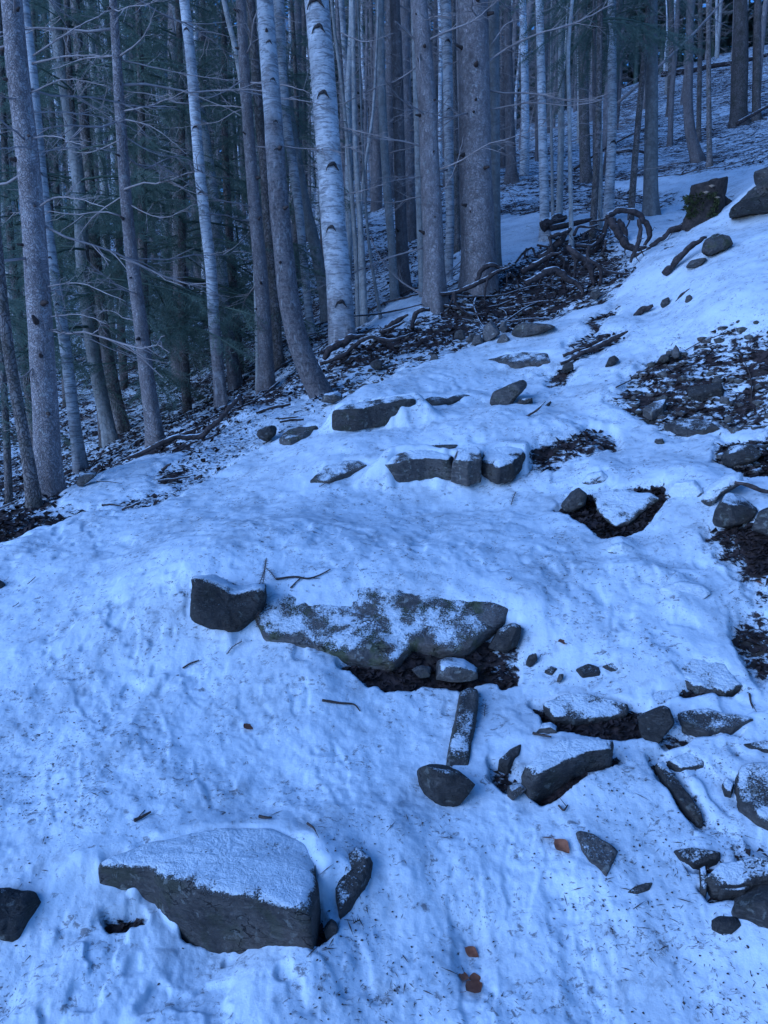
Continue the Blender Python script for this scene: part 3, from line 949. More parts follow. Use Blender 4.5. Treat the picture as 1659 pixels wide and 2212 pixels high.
boulder("leaning dark stone at the left end of the hollow", [(1205, 1096), (1235, 1062), (1262, 1046), (1274, 1060), (1266, 1090), (1240, 1108), (1212, 1112)], tone=.65, moss=.3, snow=.45)
slab("pointed overhanging stone above a dark hollow on the right", [(1272, 1062), (1330, 1052), (1410, 1058), (1436, 1072), (1400, 1096), (1358, 1130), (1326, 1138), (1292, 1108)], .12, .10, tone=.75, moss=.25, snow=.74, flare=-.25, tilt=(0, .18), drift=0)
boulder("rounded dark rock at the right edge streaked with snow", [(1530, 1112), (1548, 1078), (1580, 1064), (1622, 1074), (1640, 1100), (1620, 1128), (1570, 1142), (1538, 1136)], tone=.55, moss=.3, snow=.62)
boulder("smooth grey rock at the right edge over bare soil", [(1622, 1140), (1632, 1108), (1662, 1094), (1720, 1100), (1724, 1160), (1660, 1158)], tone=.7, snow=.45)
slab("long step stone with a brown front, left part of the third step", [(828, 994), (850, 975), (920, 968), (982, 980), (978, 992), (920, 990), (860, 998)], .13, .15, tone=.85, moss=.25, snow=.74, e=.22, step=True)
slab("square step stone at the centre of the third step", [(975, 990), (985, 968), (1030, 960), (1042, 972), (1040, 992), (1010, 1000)], .15, .17, tone=.95, moss=.1, snow=.74, e=.22, step=True)
slab("snow topped step stone closing the right end of the third step", [(1040, 990), (1046, 964), (1090, 956), (1130, 962), (1134, 975), (1110, 1000), (1078, 1010)], .11, .13, tone=.5, snow=.84, step=True)
slab("low pointed stone left of the third step, half under snow", [(665, 1036), (700, 1005), (740, 990), (795, 990), (800, 1000), (745, 1022), (710, 1038)], .05, .09, tone=.85, moss=.2, snow=.66)
slab("long dark step stone forming the fourth step", [(713, 884), (735, 872), (820, 858), (893, 851), (898, 860), (830, 872), (760, 884)], .13, .17, tone=.6, moss=.3, snow=.62, e=.22, step=True)
slab("thin flat stone continuing the fourth step to the right", [(910, 862), (930, 856), (968, 858), (1005, 848), (1022, 853), (980, 864), (940, 870)], .05, .07, tone=.6, snow=.45)
boulder("angular grey rock standing on the snow beside the bank", [(1053, 872), (1065, 846), (1098, 832), (1130, 818), (1146, 832), (1120, 855), (1102, 878), (1075, 882)], tone=.85, moss=.25, snow=.42, cuts=6)
boulder("dark low stone right of the angular grey rock", [(1112, 876), (1122, 862), (1150, 858), (1152, 872), (1120, 882)], tone=.5, snow=.7)
slab("brown flat stone in the fifth step", [(1040, 776), (1088, 764), (1140, 760), (1184, 761), (1190, 776), (1160, 782), (1110, 784), (1078, 780)], .09, .12, tone=.85, moss=.15, snow=.52)
boulder("smooth brown stone beside the pile of pale stones", [(1103, 722), (1116, 702), (1135, 696), (1180, 700), (1206, 704), (1170, 722), (1120, 732)], tone=.95, snow=.45, cuts=3)
pile = [[(980, 732), (985, 712), (1002, 712), (1006, 732), (994, 738)], [(1004, 738), (1012, 722), (1028, 720), (1032, 738), (1018, 744)], [(1018, 744), (1024, 726), (1038, 722), (1046, 742), (1032, 748)],
        [(1040, 736), (1046, 704), (1062, 692), (1078, 704), (1080, 728), (1060, 742)], [(1076, 714), (1082, 694), (1094, 690), (1096, 712), (1086, 722)], [(1072, 742), (1080, 722), (1094, 722), (1104, 734), (1092, 744)]]
plab = ["dark leftmost stone of the pale rubble pile", "pale small stone second from left in the rubble pile", "pointed pale stone in front of the rubble pile", "largest pale block of the rubble pile", "upper right pale stone of the rubble pile", "low pale stone at the right end of the rubble pile"]
for o_, l_, t_ in zip(pile, plab, (.7, 1.2, 1.2, 1.5, 1.5, 1.25)):
    boulder(l_, o_, tone=t_, moss=0, snow=.45, name="rubble_stone", group="pale stones piled beside the trail")
slab("greenish flat rock where the side path meets the trail", [(600, 945), (618, 925), (650, 916), (690, 917), (664, 932), (625, 950)], .07, .16, tone=.95, moss=.5, snow=.42, name="boulder")
boulder("dark broken rock left of the greenish flat rock", [(552, 952), (556, 930), (575, 920), (602, 918), (596, 938), (580, 954), (562, 958)], tone=.6, moss=.3, snow=.55)
boulder("grey stone on the bank right of the leaning birch", [(798, 796), (800, 782), (816, 774), (828, 782), (826, 796), (812, 800)], tone=.8, moss=.2, snow=.3)
boulder("flat stone in the litter at the foot of the leaning birch", [(692, 868), (700, 850), (730, 846), (750, 858), (720, 872)], tone=1.0, snow=.75)
boulder("small pale stone in the litter left of the rubble pile", [(928, 778), (932, 766), (945, 764), (948, 776), (938, 782)], tone=1.1, snow=.5)
boulder("grey boulder on the crest between the spruce and the side path", [(163, 1048), (172, 1026), (195, 1016), (214, 1022), (190, 1042), (172, 1052)], tone=.9, moss=.2, snow=.60)
boulder("upright tan stone standing at the top of the dirt patch", [(1450, 770), (1455, 752), (1461, 742), (1468, 752), (1468, 772), (1458, 776)], tone=1.4, moss=0, snow=.2, cuts=3)
boulder("dark mossy stone left of the upright tan stone", [(1418, 780), (1428, 768), (1448, 762), (1450, 776), (1434, 786)], tone=.7, moss=.6, snow=.4)
slab("thin reddish brown flake of stone on the dirt patch", [(1435, 824), (1446, 812), (1464, 806), (1466, 820), (1454, 832)], .03, .05, tone=1.3, moss=0, snow=.25, tilt=(0, .6))
boulder("yellowish stone on the lower right of the dirt patch", [(1552, 868), (1558, 854), (1574, 858), (1578, 872), (1564, 878)], tone=1.3, moss=.2, snow=.3)
boulder("yellowish stone at the bottom of the dirt patch", [(1562, 906), (1570, 896), (1584, 900), (1580, 912), (1568, 914)], tone=1.2, moss=.2, snow=.3)
boulder("small lone stone lying on clean snow below the dirt patch", [(1412, 955), (1416, 948), (1432, 947), (1436, 957), (1424, 963)], tone=.8, moss=.4, snow=.35)
slab("pair of tilted flat stones along the lower edge of the dirt patch", [(1388, 882), (1412, 866), (1440, 860), (1432, 880), (1408, 892)], .06, .07, tone=1.0, snow=.6, name="flat_stone")
slab("dark ledge stone at the foot of the dirt patch", [(1430, 916), (1470, 900), (1530, 905), (1556, 918), (1520, 930), (1460, 930)], .04, .09, tone=.6, snow=.45)
slab("dark ledge in the middle of the dirt patch", [(1482, 836), (1520, 828), (1560, 824), (1558, 838), (1520, 848), (1486, 852)], .05, .09, tone=.45, snow=.35)
boulder("dark rock above the streaked rock at the right edge", [(1545, 1000), (1580, 960), (1620, 958), (1650, 975), (1630, 1000), (1580, 1012)], tone=.5, moss=.3, snow=.65, deep=.5)
boulder("grey stone breaking through snow near the dark root", [(1424, 662), (1430, 648), (1448, 640), (1450, 656), (1436, 668)], tone=.8, snow=.3)
boulder("small grey stone in the snow above the dark root", [(1478, 655), (1482, 640), (1494, 634), (1496, 650), (1486, 660)], tone=.8, snow=.3)
boulder("dark slanted stone beside the clean snow slope", [(1305, 795), (1316, 772), (1332, 764), (1340, 776), (1322, 792)], tone=.5, snow=.5)
boulder("mossy rock in the snow below the stump", [(1512, 552), (1520, 522), (1545, 504), (1578, 510), (1592, 522), (1570, 540), (1535, 555)], tone=.75, moss=.75, snow=.5, deep=.8)
boulder("low grey rock under the mossy rock", [(1480, 578), (1492, 562), (1526, 556), (1528, 568), (1500, 580)], tone=.85, moss=.3, snow=.4)
boulder("big dark boulder on the upper right slope", [(1566, 472), (1600, 436), (1640, 398), (1700, 360), (1740, 420), (1730, 470), (1660, 466), (1620, 462)], tone=.55, moss=.3, snow=.22, deep=.8, cuts=3)
boulder("smaller block behind the big dark boulder", [(1618, 382), (1630, 372), (1665, 360), (1690, 362), (1680, 392), (1632, 402)], tone=.7, moss=.1, snow=.45, Y=8.2)
boulder("rounded stone showing through snow beside the root tangle", [(1270, 640), (1278, 628), (1294, 620), (1298, 632), (1288, 648)], tone=.95, snow=.3)
slab("frosted triangular stone lying near brown leaves", [(1240, 1796), (1252, 1790), (1278, 1796), (1310, 1814), (1339, 1832), (1324, 1862), (1310, 1890), (1285, 1866), (1258, 1838)], .04, .07, tone=1.0, moss=.1, snow=.50)
slab("low dark stone half sunk in snow at the right", [(1456, 1832), (1490, 1826), (1560, 1838), (1548, 1852), (1500, 1864), (1470, 1850)], .03, .06, tone=.5, moss=.3, snow=.45)
slab("flat snow capped slab at the right edge near the bottom", [(1512, 1884), (1535, 1862), (1600, 1850), (1665, 1846), (1740, 1860), (1720, 1890), (1640, 1900), (1590, 1912), (1545, 1912)], .07, .11, tone=.6, moss=.2, snow=.74, drift=0)
boulder("smooth dark boulder cut off by the right edge near the bottom", [(1570, 1958), (1592, 1932), (1640, 1918), (1730, 1910), (1740, 1990), (1660, 2004), (1604, 1998)], tone=.55, moss=.2, snow=.36, cuts=2, e=.55)
boulder("small dark stone in front of the smooth dark boulder", [(1520, 1990), (1550, 1978), (1586, 1974), (1604, 1994), (1602, 2014), (1570, 2016), (1540, 2002)], tone=.45, moss=.1, snow=.32)
slab("small brown stone sunk in snow between the triangular stone and the boulder", [(1352, 1926), (1372, 1910), (1412, 1902), (1404, 1918), (1376, 1932)], .02, .06, tone=.7, moss=.3, snow=.40)
slab("long thin dark stone ridge slanting down to the right", [(1415, 1645), (1432, 1638), (1455, 1668), (1490, 1710), (1526, 1764), (1510, 1768), (1470, 1728), (1440, 1690)], .03, .07, tone=.5, snow=.45)
slab("frosted slab at the right edge beside the long dark ridge", [(1588, 1662), (1600, 1644), (1660, 1636), (1740, 1650), (1740, 1800), (1640, 1770), (1592, 1740)], .05, .12, tone=.7, moss=.2, snow=.72, drift=0)
slab("small triangular stone in the snow left of the slanting slab", [(1076, 1640), (1100, 1618), (1128, 1602), (1122, 1626), (1098, 1648)], .03, .06, tone=.6, snow=.45)
boulder("dark egg shaped stone right of the frosted slab", [(1134, 1436), (1142, 1416), (1162, 1408), (1162, 1424), (1148, 1442)], tone=.5, snow=.5)
boulder("tiny brown stone above the flat stone with the lip", [(1202, 1472), (1208, 1456), (1218, 1456), (1216, 1470), (1208, 1476)], tone=.9, snow=.5)
boulder("pale frosted cobble under the flat stone with the lip", [(1152, 1582), (1160, 1566), (1190, 1562), (1210, 1576), (1190, 1594), (1165, 1596)], tone=1.0, snow=.80)
boulder("grey stone at the far left edge of the snow", [(-20, 1262), (0, 1252), (16, 1262), (12, 1272), (-20, 1276)], tone=.6, snow=.3)
boulder("frosted stone below the left end of the slanting slab", [(1086, 1720), (1096, 1702), (1124, 1694), (1142, 1704), (1124, 1720), (1104, 1728)], tone=.8, snow=.66)
slab("dark root like stone edge right of the trail bend", [(1158, 890), (1178, 874), (1192, 862), (1186, 876), (1166, 894)], .02, .04, tone=.4, snow=.2)
boulder("dark stone on the trail side of the soil strip", [(1212, 800), (1218, 786), (1236, 780), (1240, 796), (1224, 806)], tone=.6, snow=.3)

for lab, o_, hh in (("flat dark flake of stone near the bottom of the long dark ridge", [(1560, 1690), (1572, 1676), (1586, 1690), (1580, 1712), (1566, 1710)], .02), ("thin dark stone edge left of the capped slab at the right", [(1512, 1872), (1524, 1866), (1532, 1900), (1526, 1926), (1514, 1920)], .04),
                    ("low dark stone edge under the capped slab at the right edge", [(1545, 1912), (1590, 1908), (1640, 1900), (1610, 1924), (1560, 1928)], .03), ("dark stone edge showing at the right below the split stone", [(1600, 1604), (1650, 1596), (1720, 1606), (1700, 1622), (1630, 1618)], .03),
                    ("small brown flake in the snow beside the egg shaped stone", [(1176, 1446), (1190, 1436), (1204, 1442), (1192, 1456)], .02), ("flat stone in the speckled snow left of the broad buried stone", [(1300, 1438), (1340, 1424), (1384, 1428), (1370, 1446), (1320, 1450)], .02),
                    ("frosted plate of stone joining the flat stone and the split stone", [(1400, 1500), (1430, 1486), (1470, 1490), (1466, 1512), (1420, 1520)], .03), ("low stone plate below the pointed stone", [(1440, 1640), (1480, 1622), (1530, 1630), (1520, 1652), (1470, 1660)], .02),
                    ("stone edge half sunk below the third step", [(1130, 1028), (1150, 1012), (1176, 1010), (1168, 1026), (1146, 1036)], .03), ("thin ledge of stone in the snow behind the third step", [(800, 974), (850, 964), (930, 962), (1000, 958), (990, 966), (900, 972)], .03)):
    slab(lab, o_, hh, .06, tone=.6, moss=.2, snow=.6)

# stones under rounded caps of old snow
for lab, o_ in (("round stone under a thick cap of snow below the hollow", [(1308, 1192), (1318, 1176), (1346, 1170), (1370, 1182), (1366, 1200), (1336, 1208)]),
                ("wide stone under a snow cap on the right of the trail", [(1412, 1288), (1425, 1264), (1470, 1252), (1520, 1262), (1540, 1280), (1520, 1298), (1460, 1306)]),
                ("small stone under a snow cap below the wide one", [(1436, 1334), (1440, 1314), (1462, 1308), (1474, 1322), (1468, 1338)]),
                ("oval stone under a snow cap at the left rim of the hollow", [(1254, 1042), (1270, 1022), (1300, 1016), (1318, 1032), (1310, 1058), (1274, 1060)]),
                ("snow capped stone at the right rim of the hollow", [(1440, 1066), (1460, 1040), (1500, 1036), (1522, 1060), (1506, 1096), (1462, 1098)]),
                ("snow capped ridge stone above the streaked rock", [(1512, 1080), (1530, 1050), (1570, 1024), (1602, 1018), (1608, 1042), (1560, 1070), (1530, 1100)])):
    boulder(lab, o_, tone=.9, moss=0, snow=1.25, cuts=1, rough=.05, name="snowy_stone", lean=.7)

build_ground()

# loose rubble too small to tell apart, in the soil patches
mb = MB()
for zi, cnt in ((7, 170), (9, 130), (8, 40), (10, 40)):
    P = _Z[zi][3]
    lo, hi = P.min(0), P.max(0)
    q = nrg.uniform(lo, hi, (cnt * 4, 2))
    q = q[poly_sd(q[:, 0], q[:, 1], P) > .03][:cnt]
    z = G(q[:, 0], q[:, 1])
    for (x, y), zz in zip(q, z):
        r_ = nrg.uniform(.012, .05)
        bm = bmesh.new()
        bmesh.ops.create_icosphere(bm, subdivisions=1, radius=1)
        V = np.array([v.co for v in bm.verts]); T = np.array([[v.index for v in f.verts] for f in bm.faces])
        bm.free()
        V = V * (1 + nrg.uniform(-.28, .28, (len(V), 1))) * np.array([1, nrg.uniform(.5, 1), nrg.uniform(.35, .7)]) * r_
        a = nrg.uniform(0, 6.28)
        V = V @ np.array([[math.cos(a), -math.sin(a), 0], [math.sin(a), math.cos(a), 0], [0, 0, 1]])
        mb.add(V + np.array([x, y, zz]), None, T)
o = link("rubble", mb.mesh("rubble", False), None, M["rock"])
o["tone"], o["moss"], o["snow"] = .65, .2, .62
tag(o, "small loose stones scattered in the bare soil patches", kind="stuff")

# ------------------------------------------------------------------ trees
def dead_branch_mesh(seed, twigs=10, rad=.0075, k=5, kt=3):
    r_ = np.random.default_rng(seed)
    mb = MB()
    n = 9
    t = np.linspace(0, 1, n)
    bend, tip, wob = r_.uniform(-.22, .10), r_.uniform(-.08, .16), r_.uniform(-.15, .15)
    P = np.stack([t, wob * t * t + .02 * np.sin(t * 9 + seed), bend * t + tip * t * t + .012 * np.sin(t * 13 + seed)], -1) + r_.normal(0, .010, (n, 3)) * t[:, None]
    mb.tube(P, rad * (1 - t * .78), k)
    for i in range(twigs):
        u = r_.uniform(.12, .96)
        b = np.array([np.interp(u, t, P[:, c]) for c in range(3)])
        L = r_.uniform(.12, .42) * (1.1 - u * .6)
        s = r_.choice([-1, 1])
        a = r_.uniform(.4, 1.1)
        d = np.array([math.cos(a), s * math.sin(a), r_.uniform(-.35, .25)])
        m = 5
        q = np.linspace(0, 1, m)
        W = b + d * L * q[:, None] + np.array([.0, 0, r_.uniform(-.14, .08)]) * L * (q * q)[:, None] * 2 + r_.normal(0, .006, (m, 3)) * q[:, None]
        mb.tube(W, .0042 * (1 - q * .6), kt, cap=False)
        for _ in range(r_.integers(0, 3)):
            v = r_.uniform(.3, .9)
            bb = b + d * L * v
            dd = d + r_.normal(0, .7, 3); dd[2] *= .5; dd /= np.linalg.norm(dd)
            q2 = np.linspace(0, 1, 3)
            mb.tube(bb + dd * L * .45 * q2[:, None], .0028 * (1 - q2 * .5), 3, cap=False)
    return mb.mesh("branch")


DEAD = [dead_branch_mesh(i, 9 + i % 6) for i in range(8)]
for m_ in DEAD: m_.materials.append(M["twig"])
_mb = MB()
_mb.tube([(0, 0, 0), (.5, 0, .06), (1, .05, .05)], [.5, .34, .24], 7)
STUB = _mb.mesh("branch_stub"); STUB.materials.append(M["twigdark"])


def scar_mesh():
    """the dark eyebrow over an old birch branch: an arched ridge with a sunken eye"""
    mb = MB()
    a = np.linspace(-1.05, 1.05, 11)
    P = np.stack([np.sign(a) * np.abs(np.sin(a)) ** 1.15 * .55, -.02 * np.cos(a * 1.2) + .10 * np.sin(a) ** 2, np.cos(a) * .95 - .72 + .05 * np.sin(a * 7)], -1)
    mb.tube(P, .025 + .12 * np.cos(a * 1.4) ** 2, 6, True, .5, 3, 9)
    return mb.mesh("branch_scar")


SCAR = scar_mesh(); SCAR.materials.append(M["scar"])


def needles_on(P0, d, L, nrm, r_, step=.017, nl=.022, nw=.0065):
    """flat needle blades along a twig: triangles"""
    m = max(3, int(L / step))
    u = np.linspace(.04, 1, m)
    side = np.cross(d, nrm); side /= np.linalg.norm(side) + 1e-9
    V = []
    for s in (-1, 1):
        b = P0 + d * (u * L)[:, None]
        tilt = r_.uniform(-.45, .6, m)[:, None]
        dirn = side * s * .8 + d * .62 + nrm * tilt
        ln = nl * r_.uniform(.7, 1.25, m)[:, None]
        tip = b + dirn * ln
        V.append(np.stack([b - d * nw * .5, b + d * nw * .5, tip], 1))
    V = np.concatenate(V).reshape(-1, 3)
    return V


def live_bough(seed, twigs=24, coarse=1.0):
    """a spruce bough 1 m long: (stem verts, quads), needle triangles"""
    r_ = np.random.default_rng(seed)
    n = 8
    t = np.linspace(0, 1, n)
    droop = r_.uniform(.22, .55)
    P = np.stack([t, .04 * np.sin(t * 5 + seed), .10 * t - droop * t * t + .12 * t ** 3], -1)
    st = tube_geo(P, .009 * (1 - t * .75), 4, False)
    N = []
    for i in range(twigs):
        u = (i + r_.uniform(.2, .8)) / twigs * .9 + .1
        b = np.array([np.interp(u, t, P[:, c]) for c in range(3)])
        s = 1 if i % 2 else -1
        a = r_.uniform(.65, 1.05)
        L = (.40 * (1 - u) ** .7 + .06) * r_.uniform(.65, 1.15)
        d = np.array([math.cos(a), s * math.sin(a), -r_.uniform(.1, 1.0) ** 1.0 * 1.2]); d /= np.linalg.norm(d)   # twigs hang from the bough
        nrm = np.array([r_.normal(0, .6), r_.normal(0, .8), .7])
        N.append(needles_on(b, d, L, nrm, r_, .017 * coarse, .024 * coarse, .0075 * coarse))
        for k in range(2):
            v = r_.uniform(.25, .8)
            d2 = d + np.array([.3, -s * r_.uniform(.1, .9), r_.uniform(-.3, .1)]) * .8; d2 /= np.linalg.norm(d2)
            N.append(needles_on(b + d * L * v, d2, L * .45, nrm, r_, .019 * coarse, .022 * coarse, .0075 * coarse))
    N.append(needles_on(P[3], (P[-1] - P[3]) / np.linalg.norm(P[-1] - P[3]), np.linalg.norm(P[-1] - P[3]), np.array([0, 0, 1.0]), r_, .015 * coarse, .024 * coarse, .0075 * coarse))
    return st, np.concatenate(N)


FINE = [live_bough(200 + i, 26) for i in range(6)]
COARSE = [live_bough(300 + i, 11, 3.0) for i in range(5)]


def rotm(yaw, pitch, roll):
    cy, sy, cp, sp, cr, sr = math.cos(yaw), math.sin(yaw), math.cos(pitch), math.sin(pitch), math.cos(roll), math.sin(roll)
    Rz = np.array([[cy, -sy, 0], [sy, cy, 0], [0, 0, 1]])
    Ry = np.array([[cp, 0, -sp], [0, 1, 0], [sp, 0, cp]])
    Rx = np.array([[1, 0, 0], [0, cr, -sr], [0, sr, cr]])
    return Rz @ Ry @ Rx


def crown_mesh(seed, z0, z1, rmax, boughs, per=5, gap=.3, keep=1.0, power=.8):
    r_ = np.random.default_rng(seed)
    SV, SQ, NV = [], [], []
    ns = 0
    z = z0
    while z < z1 - .15:
        f = 1 - (z - z0) / (z1 - z0)
        for k in range(per):
            if r_.random() > keep: continue
            L = (rmax * f ** power + .15) * r_.uniform(.6, 1.15)
            m = rotm(r_.uniform(0, 6.283), r_.uniform(-.35, .15) + (1 - f) * .5, r_.uniform(-.3, .3)) * L
            (sv, sq, _), nv = boughs[r_.integers(len(boughs))]
            off = np.array([0, 0, z + r_.uniform(-.1, .1)])
            SV.append(sv @ m.T + off); SQ.append(sq + ns); ns += len(sv)
            NV.append(nv @ m.T + off)
        z += gap * r_.uniform(.75, 1.3)
    SV, SQ, NV = np.concatenate(SV), np.concatenate(SQ), np.concatenate(NV)
    return mesh_np("crown", np.concatenate([SV, NV]), SQ, np.arange(len(NV)).reshape(-1, 3) + len(SV), False)


def trunk_geo(P, rad, k, seed, flare=.5, noise=.10, step=.16):
    P = np.asarray(P, float)
    L = np.linalg.norm(np.diff(P, axis=0), axis=1).sum()
    n = max(8, int(L / step))
    Q, rr = spline(P, rad, n)
    h = np.concatenate([[0], np.cumsum(np.linalg.norm(np.diff(Q, axis=0), axis=1))])
    r_ = np.random.default_rng(seed)
    p1, p2 = r_.uniform(0, 6.28, 2)

    def flute(i, th):
        f = np.exp(-np.maximum(h - .35, 0) / .16)[:, None]
        return 1 + f * flare * (.55 + .45 * np.cos(3 * th + p1) + .3 * np.cos(5 * th + p2))[None]
    return tube_geo(Q, rr, k, True, noise, seed, 5.0, flute), Q, rr


def tree(name, label, cat, px, wtop, wbot, mat, Y=None, tone=1.0, k=14, top=7.0, branches=0, bz=(1.0, 6.5), blen=(.5, 1.4), stubs=0, group=None, flare=.5, noise=.10, rough_base=-9.0, scars=(), crown=None, seed=None):
    """a tree whose trunk shows along the photo points px (foot last); Y = distance of its foot when the foot is hidden"""
    _seed[0] += 1
    sd_ = _seed[0] if seed is None else seed
    foot = px[-1]
    if Y is None:
        b = hit(*foot); Y = b[1]
    pts = [at(x, y, Y) for x, y in px][::-1]
    x0, gz = pts[0][0], Hs(pts[0][0], Y)
    d0 = pts[1] - pts[0]; d0 /= d0[2]
    # carry the foot down into the ground
    base = pts[0] + d0 * (gz - .35 - pts[0][2]) if pts[0][2] > gz - .3 else pts[0]
    base = np.array([base[0], Y, gz - .35]) if abs(base[0] - x0) > .5 else base
    w = np.linspace(wbot, wtop, len(pts)) / 2 * Y / F * 1.0
    if pts[0][2] - base[2] > .05:
        pts = [base] + pts; w = np.concatenate([[w[0]], w])
    dt = pts[-1] - pts[-2]; dt = dt / dt[2]
    up = np.array([dt[0] * .5, 0, 1.0])
    pts = pts + [pts[-1] + up * top * .5, pts[-1] + up * top]
    w = np.concatenate([w, [w[-1] * .7, w[-1] * .3]])
    org = np.array([pts[0][0], pts[0][1], gz])
    (V, Q, T), PQ, rr = trunk_geo(np.array(pts) - org, w, k, sd_, flare, noise)
    t = empty(name, org)
    tag(t, label, cat, group)
    o = link("trunk", mesh_np("trunk", V, Q, T), t, M[mat])
    o["tone"] = float(tone); o["rough_base"] = float(rough_base)
    r_ = random.Random(sd_)
    def on(z):
        return np.array([np.interp(z, PQ[:, 2], PQ[:, c]) for c in range(3)]), float(np.interp(z, PQ[:, 2], rr))
    yaw = r_.uniform(0, 6.28)
    for i in range(branches):
        z = bz[0] + (bz[1] - bz[0]) * (i + r_.uniform(.1, .9)) / branches
        p, r0 = on(z)
        yaw += 2.4 + r_.uniform(-.5, .5)
        c = link("branch", DEAD[r_.randrange(8)], t)
        L = r_.uniform(*blen)
        c.location = p + np.array([math.cos(yaw), math.sin(yaw), 0]) * r0 * .8
        c.rotation_euler = (r_.uniform(-.6, .6), r_.uniform(-.25, .3), yaw)
        c.scale = (L, L, L)
    for i in range(stubs):
        z = .5 + 5.5 * (i + r_.uniform(.1, .9)) / stubs
        p, r0 = on(z)
        ya = r_.uniform(3.5, 5.9)
        c = link("branch_stub", STUB, t)
        c.location = p + np.array([math.cos(ya), math.sin(ya), 0]) * r0 * .9
        c.rotation_euler = (0, r_.uniform(-.4, .3), ya)
        q = r_.uniform(.03, .07) * (r0 / .13) ** .4
        c.scale = (q * r_.uniform(.7, 1.6), q * .8, q * .8)
    for (sx, sy, sw) in scars:
        p = at(sx, sy, Y) - org
        ctr, r0 = on(p[2])
        ox = np.clip(p[0] - ctr[0], -r0 * .8, r0 * .8)
        ya = math.asin(ox / r0)
        c = link("branch_scar", SCAR, t)
        q = sw * Y / F
        c.location = (ctr[0] + math.sin(ya) * r0 * 1.02, ctr[1] - math.cos(ya) * r0 * 1.02, p[2])
        c.rotation_euler = (0, 0, ya)
        c.scale = (q, q * .8, q)
    if crown is not None:
        me, z = crown
        c = link("crown", me, t)
        p, _ = on(z)
        c.location = (p[0], p[1], z)
    return t


S, B_, W_ = "spruce_tree", "birch_tree", "bare_tree"
tree(S, "thick grey spruce trunk at the left edge covered in dark branch scars", "tree", [(25, 0), (38, 150), (55, 300), (72, 480), (80, 600), (90, 750), (99, 900), (104, 1064)], 40, 54, "spruce", tone=1.35, k=20, branches=22, blen=(.6, 1.5), stubs=22)
tree(B_, "slim pale birch just right of the thick left spruce", "tree", [(52, 0), (68, 130), (80, 260), (95, 420), (112, 560), (128, 660), (142, 755), (158, 890), (173, 1010)], 17, 26, "birch", tone=.78, rough_base=.2, scars=[(75, 200, 12), (92, 380, 12), (112, 560, 12), (128, 660, 12)])
tree(W_, "dark crooked trunk leaning at the left edge behind the spruce", "tree", [(-10, 500), (5, 650), (22, 780), (40, 880), (62, 1000), (74, 1082)], 22, 26, "dark", tone=1.2, branches=4)
tree(W_, "green grey trunk behind hanging boughs on the left", "tree", [(118, 0), (130, 130), (142, 200), (158, 300), (172, 420), (178, 553), (200, 753), (222, 870), (242, 960)], 22, 30, "beech", Y=8.6, tone=.72, branches=4, blen=(.4, 1))
tree(W_, "second green grey trunk, right neighbour of the one behind the boughs", "tree", [(185, 300), (196, 430), (206, 553), (222, 703), (248, 850), (270, 955)], 20, 28, "dark", Y=9.4, tone=1.5)
tree(S, "slender pinkish spruce with whorls of bare branches left of centre", "tree", [(244, 0), (252, 125), (260, 250), (271, 415), (284, 553), (301, 678), (318, 820), (338, 955)], 15, 34, "spruce", Y=6.75, tone=1.05, k=16, branches=20, blen=(.7, 1.6), stubs=10)
tree(B_, "tall pale birch between the slender spruce and the leaning birch", "tree", [(398, 0), (412, 125), (422, 250), (432, 375), (446, 500), (453, 553), (463, 703), (478, 868)], 20, 25, "birch", Y=8.0, tone=.95, k=16, rough_base=.8, branches=5, scars=[(405, 70, 14), (425, 280, 14), (437, 420, 13)])
tree(B_, "thin pale trunk leaning across behind the tall pale birch", "tree", [(376, 0), (395, 100), (430, 230), (450, 340), (468, 480), (480, 603), (494, 728), (509, 836)], 14, 27, "birch", tone=.8, k=14, rough_base=.9, Y=9.4)
tree(S, "straight brown spruce left of the leaning birch", "tree", [(520, 0), (528, 150), (542, 350), (553, 480), (560, 553), (570, 690), (577, 842)], 19, 33, "spruce", Y=7.7, tone=.85, k=16, branches=12, blen=(.5, 1.3), stubs=12)
tree(W_, "thin forked stem leaning against the straight brown spruce", "tree", [(480, -20), (492, 40), (505, 90), (520, 170), (536, 330), (550, 520), (556, 700), (560, 842)], 10, 12, "beech", Y=8.1, tone=.95)
tree(B_, "leaning birch with a dark brown foot at the trail edge", "tree", [(572, 0), (579, 100), (590, 250), (598, 380), (612, 540), (625, 653), (645, 740), (668, 800), (692, 848)], 32, 50, "birch", tone=.72, k=22, rough_base=2.2, stubs=8, flare=.15, scars=[(584, 100, 14), (592, 180, 13), (598, 270, 12), (600, 330, 12)])
tree(W_, "mossy dead trunk behind the leaning birch", "tree", [(563, 280), (570, 350), (576, 450), (585, 553), (596, 690), (606, 822)], 19, 20, "dark", Y=8.6, tone=1.1)
tree(B_, "pale trunk hidden half behind the leaning birch near the top", "tree", [(602, 0), (608, 150), (618, 260), (632, 350), (645, 450), (655, 553), (668, 680), (680, 760)], 22, 15, "birch", Y=9.6, tone=.8)
tree(W_, "smooth green grey trunk leaning left of the white birch", "tree", [(625, 250), (642, 350), (660, 450), (673, 500), (685, 553), (705, 650), (718, 720)], 22, 27, "beech", Y=10.2, tone=.72)
tree(B_, "big white birch with black chevron scars near the centre", "tree", [(683, -10), (693, 100), (703, 240), (713, 370), (722, 500), (730, 580), (735, 660), (740, 735)], 47, 55, "birch", tone=1.0, k=26, rough_base=.35, flare=.2, scars=[(684, 20, 36), (690, 75, 28), (700, 215, 26), (720, 368, 28), (717, 500, 22), (738, 660, 26)])
